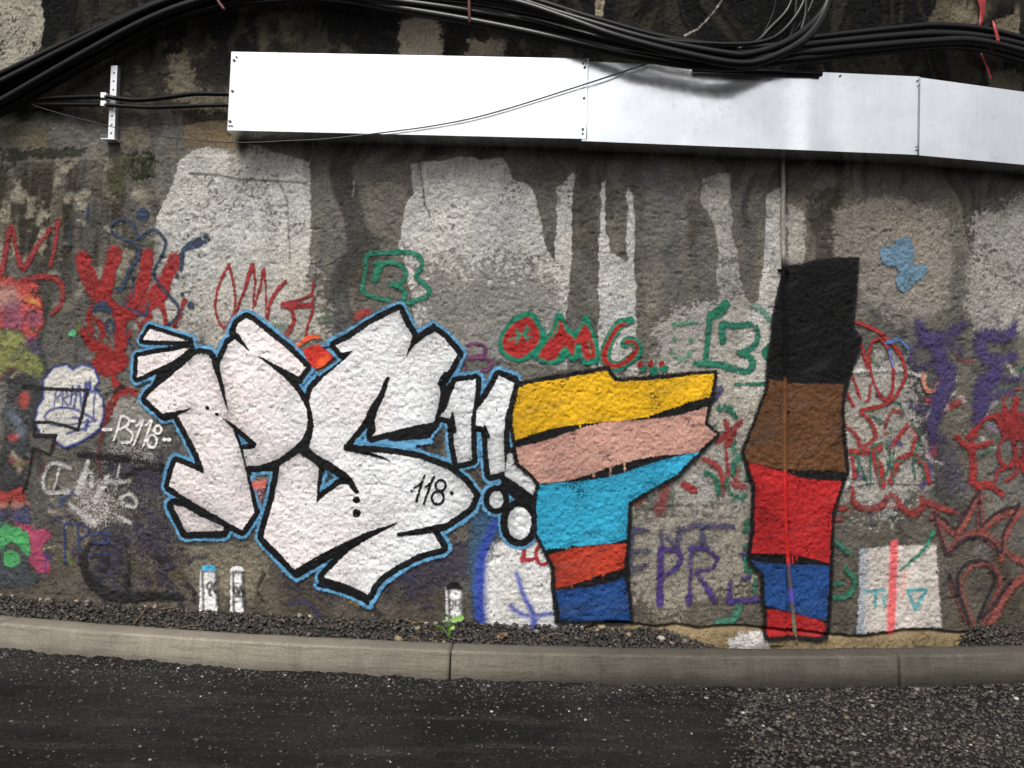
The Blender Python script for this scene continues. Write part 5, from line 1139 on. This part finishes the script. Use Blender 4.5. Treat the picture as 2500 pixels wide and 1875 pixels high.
def pebbles(name, pos, size, probs, label, parent=None, squash=0.75, tone=(1, 1, 1)):
    n = len(pos)
    sh_ = IV[None] * (1 + 0.28 * rng.normal(size=(n, 12, 1))).clip(0.55, 1.5)
    sh_ = sh_ * (size[:, None] * rng.uniform(0.65, 1.25, (n, 3)))[:, None, :]
    sh_ = np.einsum('nij,nkj->nki', rots(n), sh_); sh_[..., 2] *= squash
    V = (sh_ + pos[:, None, :]).reshape(-1, 3)
    F = (IF[None] + (np.arange(n) * 12)[:, None, None]).reshape(-1, 3)
    c = PAL[rng.choice(len(PAL), n, p=np.array(probs) / sum(probs))] * rng.uniform(0.6, 1.35, (n, 1)) * np.array(tone)
    col = np.concatenate([np.repeat(c, 12, 0), np.ones((n * 12, 1))], -1)
    o = mesh_obj(name, V, F, M_STONE, parent, False, col)
    if label: o['label'] = label
    return o
# gravel strip between kerb and wall
n = 17000
X = rng.uniform(-4.4, 4.4, n); T = rng.uniform(0.02, 0.98, n)
ya = kerb_y(X) + KERB_W + 0.012; yb = wall_y(X) - 0.004
sz = 0.0042 + 0.0130 * rng.random(n) ** 3.2
pos = np.stack([X, ya + (yb - ya) * T, bed_z(X, T) + sz * 0.4], -1)
g = pebbles('gravel', pos, sz, [5, 5, 4, 2.2, 0.9, 0.8, 0.18, 1], 'dark mixed gravel filling the strip between kerb and wall', tone=(0.62, 0.57, 0.50)); tag(g, kind='stuff')
# loose base course on the right hand side of the road
n = 24000
Y = rng.uniform(3.3, 5.2, n); X = rng.uniform(0.75, 4.6, n)
k = (X > edge_x(Y) + 0.05 * rng.normal(size=n)) & (Y < kerb_y(X) - 0.012)
X, Y = X[k], Y[k]
sz = 0.0042 + 0.0135 * rng.random(len(X)) ** 3.2
pos = np.stack([X, Y, road_z(X, Y) + sz * 0.25], -1)
g = pebbles('loose_gravel', pos, sz, [6, 6, 4.5, 2.6, 1.2, 0.6, 0.35, 0.9], 'loose grey gravel covering the unpaved side of the road', squash=0.6, tone=(0.78, 0.74, 0.68)); tag(g, kind='stuff')
# scattered grit on the asphalt, thicker by the kerb
n = 9000
X = rng.uniform(-4.4, 1.3, n); dk = np.where(rng.random(n) < 0.6, rng.exponential(0.16, n), rng.uniform(0, 1.5, n)); Y = kerb_y(X) - 0.012 - dk
k = (X < edge_x(Y)) & (Y > 3.2)
X, Y = X[k], Y[k]
sz = 0.0028 + 0.0085 * rng.random(len(X)) ** 4
pos = np.stack([X, Y, road_z(X, Y) + sz * 0.2], -1)
g = pebbles('asphalt_grit', pos, sz, [6, 6, 3, 2, 1.0, 0.3, 0.25, 0.3], 'fine loose grit scattered over the asphalt', squash=0.6); tag(g, kind='stuff')
# larger stones that can be told apart
def one_stone(px, py, r, col, parent, label=None):
    x, y = ground_trace(px, py, 0.0)
    y = min(max(y, kerb_y(x) + KERB_W + r), wall_y(x) - r)
    t = (y - kerb_y(x) - KERB_W) / (wall_y(x) - kerb_y(x) - KERB_W)
    z = float(bed_z(np.array(x), np.array(t))) + r * 0.45
    sh_ = IV * (1 + 0.2 * rng.normal(size=(12, 1))) * (r * rng.uniform(0.75, 1.25, 3)); sh_ = sh_ @ rots(1)[0].T; sh_[:, 2] *= 0.75
    col = np.tile(np.append(col, 1), (12, 1))
    return mesh_obj('stone', sh_ + np.array([x, y, z]), IF, M_STONE, parent, False, col)
TANS = [(0.20, 0.16, 0.10), (0.14, 0.13, 0.115), (0.26, 0.24, 0.20), (0.10, 0.08, 0.06), (0.17, 0.12, 0.075)]
big = [(7, 1456, .03), (62, 1455, .022), (125, 1462, .02), (142, 1465, .03), (24, 1456, .016), (410, 1476, .022), (318, 1489, .016), (383, 1475, .014), (445, 1490, .014), (508, 1500, .016), (520, 1503, .015), (740, 1508, .024), (766, 1506, .018), (755, 1548, .02), (975, 1560, .032), (1020, 1543, .022), (1064, 1533, .024), (1040, 1530, .018), (1065, 1565, .012), (1084, 1566, .014), (1470, 1540, .022), (1458, 1545, .02), (1615, 1564, .026), (1672, 1562, .024), (1535, 1557, .024), (1420, 1536, .016), (1310, 1547, .016), (1500, 1535, .014), (1330, 1570, .014), (1640, 1568, .018), (210, 1470, .018), (250, 1465, .016), (600, 1500, .015), (860, 1530, .015), (900, 1545, .014), (690, 1525, .014)]
for q, (a, b, r) in enumerate(big): one_stone(a, b, r, TANS[q % 5], bed)
# pale stones lying on the road
for q, (a, b, r) in enumerate([(1815, 1737, .016), (1862, 1768, .013), (2210, 1775, .012), (1927, 1705, .012), (1724, 1704, .011), (2128, 1690, .012), (2480, 1702, .016), (1430, 1758, .009), (1513, 1685, .008), (1390, 1736, .007), (1200, 1737, .008), (435, 1635, .010), (590, 1632, .010), (490, 1700, .008), (870, 1675, .010), (2370, 1815, .010)]):
    x, y = ground_trace(a, b, ROAD_Z + 0.01); y = min(y, kerb_y(x) - r - 0.005)
    z = float(road_z(np.array([x]), np.array([y]))[0]) + r * 0.35
    sh_ = IV * (1 + 0.2 * rng.normal(size=(12, 1))) * (r * rng.uniform(0.75, 1.25, 3)); sh_ = sh_ @ rots(1)[0].T; sh_[:, 2] *= 0.6
    tag(mesh_obj('loose_stone', sh_ + np.array([x, y, z]), IF, M_STONE, None, False, np.tile((0.30, 0.28, 0.25, 1), (12, 1))), 'single pale stone lying loose on the dark road surface', 'stone', 'pale loose stones on the road')

# ================================================================== weed, twigs
def on_bed(px, py):
    x, y = ground_trace(px, py, 0.0); t = np.clip((y - kerb_y(x) - KERB_W) / (wall_y(x) - kerb_y(x) - KERB_W), 0, 1)
    return np.array([x, y, float(bed_z(np.array(x), np.array(t)))])
b0 = on_bed(1096, 1556)
weed = empty('weed', b0); tag(weed, 'small bright green weed growing in the gravel by the number 94 post', 'plant')
for q in range(9):
    a = math.radians(q * 40 + 15 * rng.random()); h = 0.05 + 0.075 * rng.random(); rr_ = 0.016 + 0.03 * rng.random()
    tip = b0 + np.array([rr_ * math.cos(a), rr_ * math.sin(a) * 0.7, h])
    V, F = tube([b0, b0 + (tip - b0) * 0.5 + np.array([0, 0, 0.012]), tip], 0.0014, 5, 4); st = mesh_obj('stem', V, F, M_LEAF, weed)
    d = np.array([math.cos(a), -0.3 * abs(math.sin(a)), 0.35 + 0.4 * math.sin(a)]); sd_ = np.array([-math.sin(a) * 0.8, 0.25, 0.85 * math.cos(a) + 0.2]); ln = 0.042 + 0.014 * rng.random()
    V = []; up = np.array([0, -0.25, 1.0])
    prof = [(0, 0.0), (0.2, 0.4), (0.4, 0.34), (0.55, 0.46), (0.75, 0.26), (1.0, 0.0)]
    for t, w in prof:
        for s in (-1, 0, 1):
            V.append(tip + d * ln * t + sd_ * s * w * ln * 0.8 + up * (0.006 * abs(s) - 0.012 * t * t))
    F = []
    for k_ in range(len(prof) - 1):
        for s in (0, 1): F.append((k_ * 3 + s, k_ * 3 + s + 1, k_ * 3 + s + 4, k_ * 3 + s + 3))
    mesh_obj('leaf', V, F, M_LEAF, weed)
for q, (pts, lab) in enumerate([([(325, 1524), (352, 1502), (360, 1492)], 'thin pale twig leaning on the kerb edge'), ([(390, 1502), (430, 1496), (455, 1492)], 'thin brown twig lying on the gravel'), ([(985, 1528), (1010, 1534), (1040, 1530)], 'thin reddish root on the gravel near the weed'), ([(995, 1558), (1010, 1558), (1028, 1568)], 'forked pale root beside the kerb joint'), ([(1320, 1563), (1350, 1555), (1370, 1556)], 'thin straw coloured stalk on the gravel'), ([(445, 1535), (465, 1532), (490, 1530)], 'dark leaf strip lying over the kerb edge')]):
    P = [on_bed(a, b) + np.array([0, 0, 0.022]) for a, b in pts]
    V, F = tube(P, 0.0028, 5, 4); tag(mesh_obj('twig', V, F, M_DRY), lab, 'twig')
for px, py, lab in ((1228, 1558, 'brown dried leaf clump on the gravel below the white cloudy shape'), (1462, 1538, 'brown dried leaf clump on the gravel against the wall foot')):
    c = on_bed(px, py); root = empty('dried_clump', c); tag(root, lab, 'dry leaves')
    for q in range(12):
        ctr = c + np.array([rng.normal() * 0.022, rng.normal() * 0.012, 0.012 + 0.03 * rng.random()])
        A_ = rots(1)[0]; s = 0.014 + 0.012 * rng.random()
        V = [ctr + A_ @ (np.array(v) * s) for v in ((-1, 0, 0), (-0.3, 0.55, 0.2), (0.4, 0.45, 0.1), (1, 0, 0.3), (0.35, -0.5, 0.1), (-0.35, -0.45, 0.25), (0, 0, -0.15))]
        mesh_obj('dry_leaf', V, [(0, 6, 1), (1, 6, 2), (2, 6, 3), (3, 6, 4), (4, 6, 5), (5, 6, 0)], M_DRY, root)
